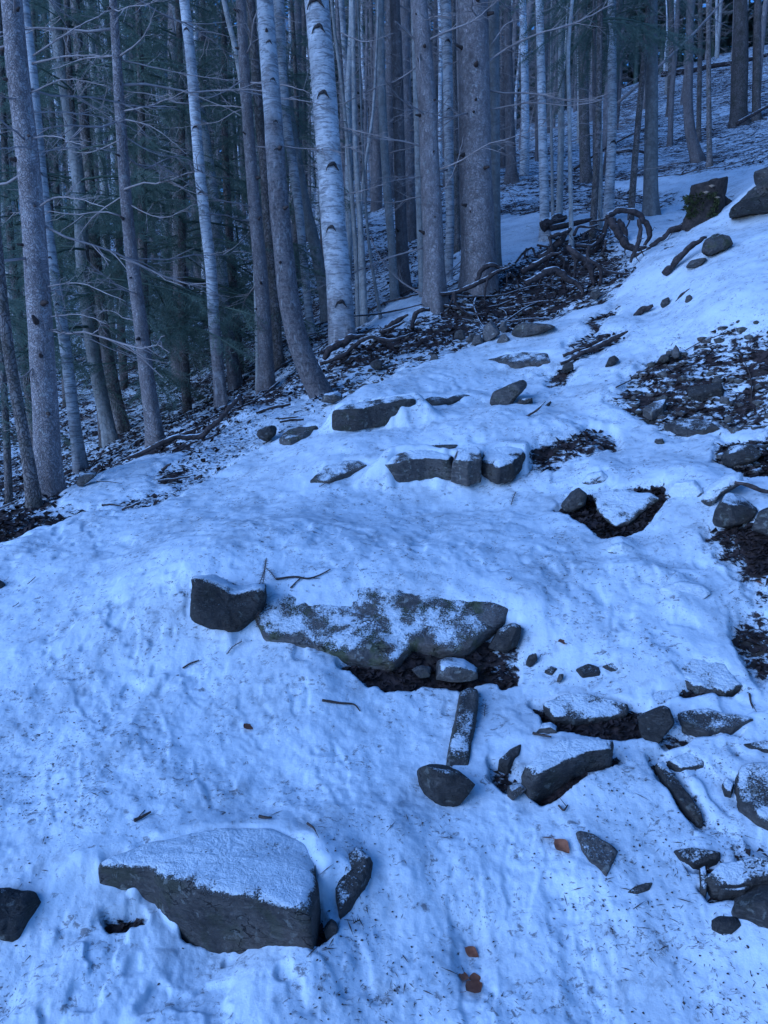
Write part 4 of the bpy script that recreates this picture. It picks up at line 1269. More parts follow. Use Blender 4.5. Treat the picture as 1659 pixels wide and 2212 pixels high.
for lab, px, w0, w1, tn in (("grey multi stem sapling, left stem of the clump right of the white birch", [(722, 60), (740, 200), (752, 330), (762, 450), (770, 570), (774, 722)], 6, 11, .9),
                            ("grey multi stem sapling, right stem of the clump right of the white birch", [(762, -10), (764, 150), (768, 330), (778, 480), (784, 600), (788, 722)], 7, 15, 1.1),
                            ("bent sapling of the clump curving in from the upper right", [(812, 140), (806, 240), (790, 350), (780, 430), (777, 560), (782, 720)], 5, 9, 1.1),
                            ("thin dark sapling growing beside the clump of grey stems", [(790, 440), (796, 520), (806, 590), (818, 660), (826, 708)], 5, 8, .7)):
    tree(W_, lab, "sapling", px, w0, w1, "beech", tone=tn, k=8, flare=.1, top=4, branches=3, blen=(.3, .9), Y=8.9 if "dark" not in lab else 8.4)
tree(W_, "pale trunk behind the grey saplings", "tree", [(820, -10), (824, 180), (834, 380), (846, 530), (852, 640)], 17, 17, "beech", Y=10.6, tone=.8, branches=3)
tree(S, "brown spruce with a dark foot between the saplings and the scarred spruce", "tree", [(852, -10), (858, 125), (862, 300), (866, 480), (873, 625)], 20, 26, "spruce", Y=10.8, tone=.75, branches=10, stubs=5)
tree(S, "grey spruce with dark branch scars left of the thickest spruce", "tree", [(903, -10), (914, 100), (924, 250), (930, 400), (937, 553), (942, 650)], 32, 46, "spruce", tone=1.3, k=22, branches=18, bz=(.8, 6.0), blen=(.5, 1.4), stubs=20)
tree(W_, "pale thin trunk touching the left side of the scarred spruce", "tree", [(896, 100), (902, 300), (908, 500), (915, 650)], 12, 17, "beech", Y=8.7, tone=1.0)
tree(B_, "pale birch between the scarred spruce and the thickest spruce", "tree", [(962, -10), (967, 150), (970, 350), (972, 500), (967, 625)], 22, 16, "birch", Y=9.3, tone=.85, scars=[(966, 95, 14), (970, 240, 12)], branches=4)
tree(W_, "dark trunk right behind the pale birch beside the thickest spruce", "tree", [(978, 100), (982, 330), (984, 520)], 14, 20, "dark", Y=11.5, tone=1.3)
tree(S, "thickest spruce in the picture with scaly bark beside the root tangle", "tree", [(1021, -10), (1024, 130), (1026, 280), (1029, 430), (1033, 540), (1037, 612)], 58, 74, "spruce", tone=1.15, k=28, branches=14, bz=(1.5, 6.0), blen=(.6, 1.7), stubs=22, flare=.25)
tree(W_, "plain trunk right behind the thickest spruce", "tree", [(1067, 60), (1068, 250), (1069, 430), (1070, 565)], 21, 23, "beech", Y=9.2, tone=.62)
tree(S, "slim spruce on the slope right of the thickest spruce", "tree", [(1096, -10), (1098, 120), (1101, 260), (1105, 388)], 14, 22, "spruce", tone=.8, branches=10, stubs=4)
tree(B_, "lichen spotted pale birch left of the root tangle", "tree", [(1165, -10), (1168, 120), (1171, 250), (1175, 400), (1178, 518)], 15, 20, "birch", tone=1.0, k=16)
tree(W_, "pale stem between the lichen birch and the slender leaning stem", "tree", [(1213, -10), (1212, 150), (1212, 300), (1208, 458)], 12, 13, "beech", Y=11.4, tone=1.0)
tree(W_, "very thin stem just right of the lichen spotted birch", "tree", [(1190, 230), (1192, 330), (1194, 460)], 5, 7, "beech", Y=11.2, tone=.9, k=8, top=3)
tree(W_, "slender kinked stem rising from the root tangle", "tree", [(1237, -10), (1228, 100), (1230, 250), (1232, 380), (1234, 485)], 7, 9, "beech", Y=9.6, tone=1.15, k=9, branches=4, blen=(.3, .8))
tree(W_, "stout dark trunk seen between the slender stems on the slope", "tree", [(1258, -10), (1260, 150), (1262, 280), (1264, 352)], 18, 22, "dark", tone=1.2, Y=16.5)
tree(S, "thin reddish dead stem behind the arched root", "tree", [(1283, 100), (1284, 250), (1285, 475)], 7, 8, "spruce", Y=10.6, tone=.7, k=8, branches=5, blen=(.3, .7))
tree(W_, "peeling dead stem beside the thin reddish one", "tree", [(1296, 230), (1298, 350), (1296, 470)], 7, 9, "beech", Y=10.8, tone=.9, k=8, top=3)
tree(B_, "pale birch with a dark hollow behind the arched root", "tree", [(1322, -10), (1322, 130), (1322, 290), (1318, 380), (1314, 468)], 16, 20, "birch", Y=11.4, tone=.9, k=16, scars=[(1322, 312, 16)])
tree(W_, "brown smooth trunk with spread roots left of the stump", "tree", [(1408, -10), (1408, 150), (1407, 300), (1406, 420), (1407, 468)], 21, 32, "beech", tone=.55, k=18, flare=.6)
tree(S, "curved reddish trunk bowing at its mossy foot on the upper right", "tree", [(1492, -10), (1489, 130), (1486, 220), (1492, 290), (1506, 345)], 14, 23, "spruce", tone=.85, k=14)
tree(W_, "thin straight stem right of the curved reddish trunk", "tree", [(1530, -10), (1531, 150), (1532, 300), (1533, 358)], 8, 11, "dark", tone=1.6, k=10)
tree(S, "thick dark trunk with a mossy foot in the upper right corner", "tree", [(1600, -10), (1600, 70), (1598, 145)], 24, 32, "dark", tone=.7, k=14, Y=22)
tree(S, "dark trunk in the top right corner beside the mossy one", "tree", [(1637, -10), (1636, 60), (1635, 130)], 13, 16, "dark", tone=.9, k=10, Y=22)
tree(W_, "dark pole close left of the curved reddish trunk", "tree", [(1513, -10), (1512, 120), (1510, 232)], 9, 10, "dark", tone=.9, k=8, Y=21)
tree(W_, "dark trunk left of the sky gap at the upper right", "tree", [(1450, -10), (1450, 120), (1448, 190)], 11, 13, "dark", tone=.9, k=8, Y=26)

# young spruces with live boughs in the shade of the stand
YC = [crown_mesh(401, 0, 6.4, 1.45, FINE, 5, .34, .72, .7), crown_mesh(402, 0, 5.4, 1.3, FINE, 5, .32, .72, .7), crown_mesh(403, 0, 7.2, 1.75, FINE, 5, .38, .72, .7)]
for m_ in YC: m_.materials.append(M["needle"])
for lab, px, Y, ci, z0, sc in (("young spruce with hanging green boughs at the far left", 40, 9.4, 1, 1.4, 1.0),
                               ("bushy young spruce behind the slim pale birch", 190, 8.6, 2, 1.3, .95),
                               ("bushy young spruce behind the slender pinkish spruce", 318, 8.6, 0, .6, 1.05),
                               ("young spruce filling the gap before the tall pale birch", 400, 9.2, 2, 1.0, .95),
                               ("young spruce with low boughs behind the straight brown spruce", 505, 9.8, 0, .9, 1.0),
                               ("bright green young spruce behind the leaning birch", 640, 11.0, 1, 2.0, .75),
                               ("taller young spruce deeper in the left stand", 262, 12.0, 2, .9, 1.1),
                               ("young spruce deep in the stand left of the white birch", 455, 12.5, 2, 1.0, 1.15),
                               ("young spruce deep in the stand behind the thick left spruce", 120, 11.5, 0, 1.2, 1.1),
                               ("dark young spruce behind the pale stems right of centre", 1270, 10.2, 2, 2.5, .75),
                               ("dark young spruce behind the brown smooth trunk", 1362, 11.2, 0, 2.4, .8),
                               ("small spruce with boughs at the left edge behind the crooked trunk", -25, 7.0, 1, .9, .6)):
    x = at(px, 600, Y)[0]
    gz = Hs(x, Y)
    t = empty("young_spruce", (x, Y, gz))
    tag(t, lab, "tree", "young spruces under the tall trees")
    mb = MB()
    hgt = (6.5 if ci != 2 else 7.3) * sc + z0
    z = np.linspace(-.2, hgt, 16)
    wv = .05 * np.sin(z * .9 + px)
    mb.tube(np.stack([wv, wv * .4, z], -1), np.linspace(.065 * sc, .008, 16), 8)
    o = link("trunk", mb.mesh("trunk"), t, M["dark"]); o["tone"] = 1.2
    c = link("crown", YC[ci], t)
    c.location = (0, 0, z0); c.scale = (sc, sc, sc); c.rotation_euler = (0, 0, px * .37)
    r_ = random.Random(px)
    for i in range(5):
        b = link("branch", DEAD[r_.randrange(8)], t)
        b.location = (0, 0, .3 + i * .35); b.rotation_euler = (r_.uniform(-.5, .5), r_.uniform(-.1, .3), r_.uniform(0, 6.28)); b.scale = (.6,) * 3

# the stand behind: tall spruces with bare lower branches, one object each
FAR = []
for i in range(5):
    hgt = 11 + i * .8
    r_ = np.random.default_rng(600 + i)
    zz = np.linspace(-.4, hgt, 14)
    wob = np.cumsum(r_.normal(0, .035, (14, 2)), 0)
    rad = np.interp(zz, [-.4, .2, hgt], [.19, .145, .02])
    tv = tube_geo(np.stack([wob[:, 0], wob[:, 1], zz], -1), rad, 9, True, .12, i, 3)
    tm = mesh_np("trunk", *tv)
    mb = MB()
    z = .9
    while z < 9:
        for _ in range(r_.integers(2, 5)):
            L = r_.uniform(.5, 1.7)
            ya = r_.uniform(0, 6.28)
            m_ = rotm(ya, r_.uniform(-.35, .2), 0) * L
            n = 5; t_ = np.linspace(0, 1, n)
            P = np.stack([t_, r_.uniform(-.2, .2) * t_ * t_, r_.uniform(-.2, .1) * t_ + r_.uniform(-.1, .2) * t_ ** 2], -1)
            off = np.array([np.interp(z, zz, wob[:, 0]), np.interp(z, zz, wob[:, 1]), z])
            mb.tube(P @ m_.T + off, .010 * (1 - t_ * .7), 3, False)
            for _ in range(5):
                u = r_.uniform(.2, .95)
                b = np.array([np.interp(u, t_, P[:, c]) for c in range(3)])
                d = np.array([.7, r_.choice([-1, 1]) * r_.uniform(.4, 1), r_.uniform(-.6, .3)]) * r_.uniform(.15, .4)
                W2 = np.stack([b, b + d * .5, b + d + [0, 0, r_.uniform(-.1, .05)]])
                mb.tube(W2 @ m_.T + off, [.006, .005, .003], 3, False)
        z += r_.uniform(.22, .42)
    bmesh_ = mb.mesh("dead_branches"); bmesh_.materials.append(M["twig"])
    cm = crown_mesh(610 + i, 0, hgt - 5.5, 1.5, COARSE, 5, .7, .6)
    cm.materials.append(M["needle2"])
    FAR.append((tm, bmesh_, cm, hgt))

# slim pale stems mixed into the stand
SLIM = []
for i in range(4):
    r_ = np.random.default_rng(650 + i); hgt = 13 + i
    zz = np.linspace(-.4, hgt, 14); wob = np.cumsum(r_.normal(0, .05, (14, 2)), 0)
    tm = mesh_np("trunk", *tube_geo(np.stack([wob[:, 0], wob[:, 1], zz], -1), np.interp(zz, [-.4, .2, hgt], [.10, .075, .012]), 8, True, .12, i, 3))
    tm.materials.append(M["birch"] if i % 2 else M["beech"])
    mb = MB()
    for k in range(26):
        z = r_.uniform(1.2, hgt * .8); L = r_.uniform(.5, 1.3); m_ = rotm(r_.uniform(0, 6.28), r_.uniform(.1, .7), 0) * L
        t_ = np.linspace(0, 1, 6); P = np.stack([t_, r_.uniform(-.2, .2) * t_ * t_, r_.uniform(-.1, .2) * t_ ** 2], -1)
        off = np.array([np.interp(z, zz, wob[:, 0]), np.interp(z, zz, wob[:, 1]), z]); mb.tube(P @ m_.T + off, .009 * (1 - t_ * .7), 3, False)
        for _ in range(4):
            u = r_.uniform(.3, .95); b = np.array([np.interp(u, t_, P[:, c]) for c in range(3)]); d = np.array([.7, r_.choice([-1, 1]) * r_.uniform(.4, 1), r_.uniform(-.2, .5)]) * r_.uniform(.15, .35)
            mb.tube(np.stack([b, b + d * .5, b + d]) @ m_.T + off, [.005, .004, .0025], 3, False)
    bm_ = mb.mesh("bare_twigs"); bm_.materials.append(M["twig"])
    SLIM.append((tm, bm_))

fronts = []
SHORT = {"left edge covered": "the scarred left spruce", "slim pale birch just": "the slim left birch", "green grey trunk behind hanging": "the trunk behind the boughs", "slender pinkish": "the slender pinkish spruce", "tall pale birch between": "the tall pale birch",
         "straight brown spruce left": "the straight brown spruce", "leaning birch with": "the leaning birch", "big white birch": "the big white birch", "left stem of the clump": "the sapling clump", "brown spruce with a dark foot": "the dark footed spruce",
         "left of the thickest": "the dark scarred spruce", "pale birch between the scarred": "the middle pale birch", "thickest spruce in": "the thickest spruce", "slim spruce on the slope": "the slim slope spruce", "lichen spotted pale": "the lichen spotted birch",
         "slender kinked": "the kinked stem", "dark hollow behind": "the hollow birch", "brown smooth trunk": "the brown smooth trunk", "curved reddish trunk bowing": "the curved reddish trunk", "thick dark trunk with a mossy foot in": "the mossy dark trunk"}
for o in COL.objects:
    if o.type == 'EMPTY' and "label" in o:
        for k_, s_ in SHORT.items():
            if k_ in o["label"]:
                fronts.append((o.location.x / o.location.y, s_))
fronts.sort()
used = {}


def far_label(ax, Y, tone, s, pale):
    nm = min(fronts, key=lambda f: abs(f[0] - ax))
    side = "left of" if ax < nm[0] - .012 else ("right of" if ax > nm[0] + .012 else "right behind")
    dep = "near" if Y < 17 else ("mid stand" if Y < 26 else ("far stand" if Y < 36 else "deep forest"))
    tn = "pale" if pale else ("dark" if tone < .95 else "grey")
    th = "slim" if s < .7 else ("stout" if s > .9 else "")
    return " ".join(f"{th} {tn} {'stem' if pale else 'spruce trunk'} {side} {nm[1]}, {dep}".split())


placed = [(p.location.x, p.location.y) for p in COL.objects if p.type == 'EMPTY']
cnt = tries = 0
while cnt < 290 and tries < 15000:
    tries += 1
    Y = 11.5 + 42 * rng.random() ** 1.35
    ax = rng.uniform(-.68, .68)
    x = ax * Y
    if ax > .12 and Y < 17: continue
    if ax > .28 and Y < 20 and rng.random() < .8: continue
    if ax > .2 and Y < 24 and rng.random() < .4: continue
    if ax > -.12 and Y < 13: continue
    if .378 < ax < .392: continue          # the gap where the sky shows
    md = .7 if Y < 25 else 1.0
    if any((x - a) ** 2 + (Y - b) ** 2 < md * md for a, b in placed): continue
    placed.append((x, Y)); cnt += 1
    gz = Hs(x, Y)
    pale = rng.random() < (.45 if ax < 0 else .2)
    s = rng.uniform(.45, .95); tone = rng.uniform(.7, 1.45)
    lab = far_label(ax, Y, tone, s, pale)
    t = empty("bare_tree" if pale else "spruce_tree", (x, Y, gz))
    tag(t, lab, "tree", "trees of the stand behind")
    used.setdefault(lab, []).append((ax, t))
    t.rotation_euler = (rng.uniform(-.03, .03), rng.uniform(-.05, .05), rng.uniform(0, 6.28))
    if pale:
        tm, bm_ = SLIM[rng.randrange(4)]
        s = rng.uniform(.7, 1.3); t.scale = (s, s, max(s, .9))
        o = link("trunk", tm, t); o["tone"] = tone; o["rough_base"] = -9.0
        tag(link("bare_twigs", bm_, t), kind="stuff")
    else:
        tm, bm_, cm, hgt = FAR[rng.randrange(5)]
        t.scale = (s, s, max(s, .8) * rng.uniform(.95, 1.15) * (1.35 if Y > 32 else 1))
        o = link("trunk", tm, t)
        if not tm.materials: tm.materials.append(M["spruce"])
        o["tone"] = tone
        tag(link("dead_branches", bm_, t), kind="stuff")
        if rng.random() < .25 or Y > 34:
            c = link("crown", cm, t); c.location = (0, 0, rng.choice([5.6, 6.4, 7.2]))

ORD = ["leftmost", "second", "third", "fourth", "fifth", "sixth", "seventh", "eighth", "ninth", "tenth", "eleventh", "twelfth"]


def number_off(used):
    for lab, L in used.items():
        if len(L) > 1:
            for n_, (ax, o) in enumerate(sorted(L, key=lambda e: e[0])):
                o["label"] = (ORD[n_] if n_ < 12 else "far right") + " " + lab


number_off(used)

# the forest goes on unseen: spruces added here to shade the foreground
for x, y, k in ((-1.5, -6.6, 1), (1.2, -5.4, 3), (3.6, -4.2, 4), (5.6, -2.2, 0), (6.4, .6, 2), (-2.8, -8.0, 3), (.3, -8.5, 4), (3.0, -8.2, 1), (7.8, -5, 3)):
    gz = Hs(x, y)
    tm, bm_, cm, hgt = FAR[k]
    t = empty("spruce_tree", (x, y, gz))
    tag(t, "spruce trunk beside the trail at the photographer's back", "tree", "unseen spruces added to shade the foreground")
    t.rotation_euler = (0, 0, x * 3.1)
    o = link("trunk", tm, t); o["tone"] = .8
    tag(link("dead_branches", bm_, t), kind="stuff")
    c = link("crown", cm, t); c.location = (0, 0, 5.5)

# beyond the last trees one can tell apart
mb = MB(); nv = []
r_ = np.random.default_rng(77)
for i in range(700):
    Y = r_.uniform(52, 88); ax = r_.uniform(-.95, .95)
    if .378 < ax < .392: continue
    x = ax * Y; gz = Hs(x, Y)
    hgt = r_.uniform(14, 21)
    mb.tube([(x, Y, gz - .4), (x, Y, gz + hgt * .5), (x, Y, gz + hgt)], [.17, .12, .02], 5, False)
    n = 90
    zz = r_.uniform(.22, 1, n) ** .8
    rr = (1 - zz) * 2.3 + .3
    th = r_.uniform(0, 6.283, n)
    c0 = np.stack([x + np.cos(th) * .1, Y + np.sin(th) * .1, gz + zz * hgt], -1)
    tip = c0 + np.stack([np.cos(th) * rr, np.sin(th) * rr, -.25 * rr], -1)
    sd2 = np.stack([-np.sin(th), np.cos(th), np.zeros(n)], -1) * (rr * .28)[:, None]
    mid = (c0 + tip) / 2 + [0, 0, .1]
    V = np.stack([c0, mid - sd2, tip, mid + sd2], 1).reshape(-1, 3)
    nv.append(V)
NV = np.concatenate(nv)
mb.add(NV, np.arange(len(NV)).reshape(-1, 4))
o = link("distant_forest", mb.mesh("distant_forest", False), None, M["needle2"])
tag(o, "far dark spruce forest beyond the last single trunks", kind="stuff")

# ------------------------------------------------------------------ long bare branches that cross the picture
def by_label(s):
    return next(o for o in COL.objects if s in o.get("label", ""))


def long_branch(t, px, Y, w0, w1, dY=0.0, mat="twig", name="branch", seed=0, twigs=11):
    _seed[0] += 1
    r_ = np.random.default_rng(_seed[0])
    P = np.array([at(x, y, Y + dY * i / (len(px) - 1)) for i, (x, y) in enumerate(px)])
    rad = np.linspace(w0 * .75, w1 * .6, len(P)) / 2 * Y / F
    n = max(8, len(P) * 5)
    Q, rr = spline(P, rad, n)
    Q = Q + r_.normal(0, .004, Q.shape) * np.linspace(0, 1, n)[:, None]
    mb = MB()
    org = np.array(t.location) if t is not None else Q[0]
    mb.tube(Q - org, rr, 6, True, .2, _seed[0], 20)
    L = np.linalg.norm(Q[-1] - Q[0])
    d0 = (Q[-1] - Q[0]) / L
    for i in range(twigs):
        k = r_.integers(n // 5, n - 1)
        d = d0 * .7 + r_.normal(0, .5, 3); d /= np.linalg.norm(d)
        ln = L * r_.uniform(.10, .28)
        q = np.linspace(0, 1, 5)
        W = Q[k] - org + d * (ln * q)[:, None] + np.array([0, 0, r_.uniform(-.15, .1)]) * ln * (q * q)[:, None] + r_.normal(0, .004, (5, 3)) * q[:, None]
        mb.tube(W, rr[k] * .5 * (1 - q * .7), 4, False)
        for _ in range(2):
            j = r_.integers(1, 4)
            d2 = d + r_.normal(0, .6, 3); d2 /= np.linalg.norm(d2)
            mb.tube(W[j] + d2 * (ln * .4 * np.linspace(0, 1, 3))[:, None], rr[k] * .3 * np.array([1, .8, .5]), 3, False)
    o = link(name, mb.mesh(name), t, M[mat])
    if t is None:
        o.location = org
    return o


_t1, _t5 = by_label("left edge covered"), by_label("slender pinkish")
for t, px, w0, w1, dY in ((_t1, [(70, 137), (150, 120), (245, 120)], 6, 2, -.3), (_t1, [(62, 300), (110, 294), (185, 316)], 5, 2, -.4), (_t1, [(80, 450), (118, 427), (180, 432), (232, 450)], 6, 2.5, -.5),
                          (_t1, [(62, 202), (140, 172), (240, 188)], 5, 2, -.2), (_t1, [(68, 242), (160, 244), (250, 262), (330, 300)], 4, 1.5, .4), (_t1, [(75, 330), (170, 318), (260, 328)], 4, 1.5, .3),
                          (_t1, [(95, 620), (170, 612), (270, 650)], 5, 2, -.4), (_t1, [(100, 685), (180, 680), (230, 700)], 4, 2, -.4), (_t1, [(72, 120), (140, 75), (240, 20)], 5, 2, -.3),
                          (_t1, [(100, 760), (40, 820), (-20, 828)], 5, 2, -.3), (_t1, [(60, 210), (20, 212), (-30, 190)], 5, 3, -.2), (_t1, [(80, 320), (30, 318), (-40, 330)], 5, 2, -.4),
                          (_t5, [(254, 125), (310, 78), (336, 18)], 5, 2, -.3), (_t5, [(258, 242), (350, 220), (416, 186)], 5, 1.5, -.3), (_t5, [(256, 128), (300, 138), (380, 156), (525, 176)], 5, 2, .2),
                          (_t5, [(258, 255), (330, 275), (400, 330)], 4, 1.5, -.2), (_t5, [(262, 290), (330, 330), (420, 352), (470, 400)], 4, 1.2, .5), (_t5, [(275, 440), (350, 470), (425, 440)], 4, 1.5, -.3),
                          (_t5, [(265, 300), (190, 330), (120, 318)], 4, 1.5, .4), (_t5, [(250, 120), (180, 128), (110, 150)], 5, 2, .2), (_t5, [(270, 420), (200, 470), (150, 545)], 4, 1.5, .3),
                          (by_label("straight brown spruce left"), [(535, 178), (625, 186), (672, 202)], 5, 2, -.4), (by_label("straight brown spruce left"), [(530, 170), (470, 205), (420, 215)], 4, 1.5, -.3),
                          (by_label("straight brown spruce left"), [(545, 235), (480, 228), (430, 230)], 4, 1.5, .3),
                          (by_label("left of the thickest"), [(905, 96), (960, 70), (1030, 40), (1085, -10)], 6, 3, -.3), (by_label("left of the thickest"), [(905, 96), (870, 60), (852, 45)], 6, 3, -.2),
                          (by_label("left of the thickest"), [(916, 318), (870, 305), (820, 300), (690, 268)], 6, 2, -.2), (by_label("left of the thickest"), [(915, 535), (830, 560), (740, 600), (640, 640)], 5, 1.5, -.3),
                          (by_label("left of the thickest"), [(920, 640), (870, 610), (820, 555), (800, 510)], 6, 3, .3), (by_label("left of the thickest"), [(925, 380), (880, 385), (830, 396)], 4, 2, -.3),
                          (by_label("left of the thickest"), [(950, 425), (980, 370), (1000, 300)], 4, 1.5, -.2), (by_label("left of the thickest"), [(905, 100), (908, 150), (915, 182)], 5, 3, -.5),
                          (by_label("thickest spruce in"), [(1040, 142), (1100, 102), (1155, 76), (1240, 50), (1325, 8)], 6, 3.5, -.2), (by_label("thickest spruce in"), [(1050, 238), (1150, 222), (1230, 228), (1310, 215)], 4, 2, -.3),
                          (by_label("thickest spruce in"), [(1000, 560), (960, 600), (930, 640)], 4, 2, -.3), (by_label("thickest spruce in"), [(1062, 95), (1100, 48), (1140, 40)], 4, 1.5, -.1),
                          (by_label("big white birch"), [(740, 275), (780, 285), (850, 300)], 4, 2, -.2), (by_label("big white birch"), [(745, 420), (790, 410), (830, 398)], 4, 1.5, -.2), (by_label("big white birch"), [(735, 70), (790, 90), (850, 70)], 4, 1.5, -.2)):
    long_branch(t, px, float(t.location.y) if len(px) else 8, w0, w1, dY)

o = long_branch(None, [(1335, 222), (1400, 165), (1470, 100), (1520, 50), (1568, -8), (1640, -90)], 12.6, 9, 5, .8, name="leaning_pole", twigs=2)
tag(o, "long thin dead pole leaning diagonally across the trunks at the upper right", "dead trunk")

# ------------------------------------------------------------------ the tangle of upturned roots
def root_thing(name, label, cat, roots, Y, xf, wf, mat="root", part="root", base=None, noise=.35):
    """roots: (dY, width, [points]); xf maps traced points to photo points"""
    b = at(*xf(*roots[0][2][0]), Y) if base is None else base
    b = np.array([b[0], b[1], Hs(b[0], b[1])])
    t = empty(name, b)
    tag(t, label, cat)
    for dY, w, pts in roots:
        _seed[0] += 1
        r_ = np.random.default_rng(_seed[0])
        Yr = min(Y + dY, min(hit(*xf(*p))[1] for p in pts) - .02)   # nothing of it sinks behind the ground in front
        P = np.array([at(*xf(*p), Yr) for p in pts])
        P[:, 1] += np.cumsum(r_.normal(0, .02, len(P)))
        w = np.atleast_1d(w).astype(float)
        rad = np.interp(np.linspace(0, 1, len(P)), np.linspace(0, 1, len(w)), w) * wf * .95 / 2 * Y / F
        n = max(10, len(P) * 6)
        Q, rr = spline(P, rad, n)
        nz = fbm(np.arange(n) * .35, np.full(n, _seed[0] * 1.7), None, 5, 2)
        rr = rr * (1 + nz * .35)
        Q = Q + np.stack([fbm(np.arange(n) * .3, np.full(n, 3.1 + _seed[0]), None, 6, 2), np.zeros(n), fbm(np.arange(n) * .3, np.full(n, 8.1 + _seed[0]), None, 7, 2)], -1) * rr[:, None] * .7
        mb = MB()
        rr = rr * np.interp(np.arange(n) / (n - 1), [0, .7, 1], [1, .9, .55])
        mb.tube(Q - b, rr, 10, True, noise, _seed[0], 16)
        if part == "root" and n > 12 and name == "upturned_roots":
            for _ in range(2):                       # torn rootlets
                k = r_.integers(4, n - 2); d = r_.normal(0, 1, 3) * [.6, .4, 1]; d[2] -= .4; d /= np.linalg.norm(d); q = np.linspace(0, 1, 6)[:, None]
                ln = r_.uniform(.06, .22)
                mb.tube(Q[k] - b + d * ln * q + r_.normal(0, .015, (6, 3)) * q, rr[k] * .32 * (1 - q[:, 0] * .75), 5, False)
        link(part, mb.mesh(part), t, M[mat])
    return t


rz = lambda x, y: (950.5 + x * .3125, 414.8 + y * .3125)
ROOTS = [
    (-.45, [26, 32, 34, 30], [(-30, 705), (100, 690), (230, 640), (320, 600), (400, 545), (440, 530), (490, 515)]), (-.45, [24, 16], [(100, 690), (110, 760), (150, 810), (235, 862)]), (-.45, [15, 9], [(330, 590), (315, 680), (310, 785)]),
    (-.35, [30, 34, 20], [(255, 615), (295, 535), (340, 505), (420, 522), (470, 530)]), (-.4, [14, 7], [(480, 560), (535, 600), (552, 690)]), (-.4, [13, 8], [(470, 560), (462, 645)]), (-.45, [20, 14], [(100, 700), (72, 780), (60, 815)]),
    (-.5, [36, 46, 46, 30], [(598, 625), (680, 580), (760, 540), (820, 540), (870, 590), (940, 620), (985, 680), (985, 715)]), (-.2, [40, 42, 26], [(578, 545), (640, 505), (720, 460), (800, 420), (852, 408)]),
    (.1, [44, 58, 50], [(690, 450), (780, 390), (830, 340), (880, 285), (915, 235)]), (.1, [30, 36], [(758, 312), (830, 290), (885, 270)]), (.1, [22, 20], [(760, 310), (772, 405)]), (0, [34, 46, 36], [(880, 370), (930, 430), (1000, 480), (1040, 540), (1062, 645)]),
    (-.1, [28, 20], [(908, 400), (935, 480), (930, 595)]), (.3, [14, 26], [(515, 495), (570, 430), (610, 392), (640, 380)]), (.3, [18, 16], [(668, 370), (742, 385)]), (.3, [18, 14], [(640, 390), (662, 455)]), (.3, [16, 12], [(600, 390), (585, 440), (595, 470)]),
    (.4, [28, 34], [(940, 370), (1040, 372), (1085, 350), (1145, 285)]), (-.2, [22, 16], [(1030, 378), (1020, 460), (1080, 502), (1150, 545), (1230, 560), (1310, 560)]), (-.3, [20, 28], [(1088, 500), (1112, 570), (1100, 645)]), (.4, [24, 18], [(925, 300), (960, 240), (1040, 240), (1105, 224)]),
    (.7, [36, 44, 42, 34], [(1150, 180), (1200, 142), (1280, 125), (1350, 142), (1410, 190), (1450, 260), (1456, 300), (1425, 350), (1400, 395)]), (.6, [24, 34, 30], [(1370, 190), (1377, 270), (1365, 340), (1330, 410), (1298, 495)]), (.7, [12, 14], [(1310, 160), (1305, 210), (1280, 260), (1250, 305)]),
    (.8, [44, 60, 44], [(1180, 180), (1200, 250), (1250, 320), (1320, 380), (1440, 392)]), (.6, [40, 34], [(1168, 172), (1140, 260), (1120, 330), (1080, 405)]), (.6, [20, 24], [(1215, 180), (1222, 250), (1232, 305)]), (.8, [40, 56], [(1230, 195), (1262, 240), (1280, 330)]), (.6, [10, 8], [(1380, 382), (1410, 445)]),
    (.6, [44, 40], [(1450, 392), (1400, 425), (1320, 440)]), (.9, [34, 36, 30], [(1450, 395), (1490, 350), (1560, 300), (1600, 250), (1665, 235)]), (.5, [24, 14], [(1165, 180), (1110, 190), (1040, 200)]), (.2, [20, 12], [(820, 440), (860, 480), (850, 540)]), (0, [14, 10], [(560, 590), (600, 640), (640, 660)]),
    (-.2, [16, 12], [(1150, 330), (1145, 380), (1120, 420)]), (.4, [22, 16], [(985, 330), (1010, 280), (1060, 250), (1120, 260)]), (-.3, [12, 8], [(700, 600), (690, 640), (720, 680)]), (-.5, [14, 8], [(790, 560), (740, 610), (700, 625)]),
]
root_thing("upturned_roots", "tangle of upturned tree roots arching over dark soil beside the trail", "roots", ROOTS, 8.6, rz, .3125)

ry = lambda x, y: (604.9 + x * .3125, 483.9 + y * .3125)
root_thing("surface_roots", "pair of thick roots creeping along the bank below the white birch", "roots",
           [(0, [28, 34, 30, 22], [(278, 962), (380, 930), (450, 900), (500, 850), (560, 810), (640, 780), (700, 800), (800, 800), (880, 770), (925, 755)]), (.12, [40, 66, 60, 34], [(300, 935), (350, 860), (430, 820), (500, 780), (590, 765)])], 7.2, ry, .3125, base=at(730, 740, 7.2))
root_thing("split_log", "two weathered roots lying side by side left of the root tangle", "log", [(0, [36, 44, 36], [(695, 755), (760, 700), (830, 655), (885, 625)]), (-.08, [22, 26, 20], [(692, 745), (760, 725), (865, 672)])], 7.7, ry, .3125)
root_thing("broken_root", "broken hooked root end standing on the bank left of the thick spruce", "roots", [(0, [30, 38, 40], [(918, 722), (925, 650), (955, 605), (1035, 588)])], 7.9, ry, .3125)
root_thing("fallen_pole", "straight thin pole lying on the snow behind the white birch", "dead branch", [(0, [10, 14, 16], [(430, 640), (600, 632), (740, 610), (985, 558)])], 8.6, ry, .3125)
rl = lambda x, y: (207.4 + x * .3125, 760.4 + y * .3125)
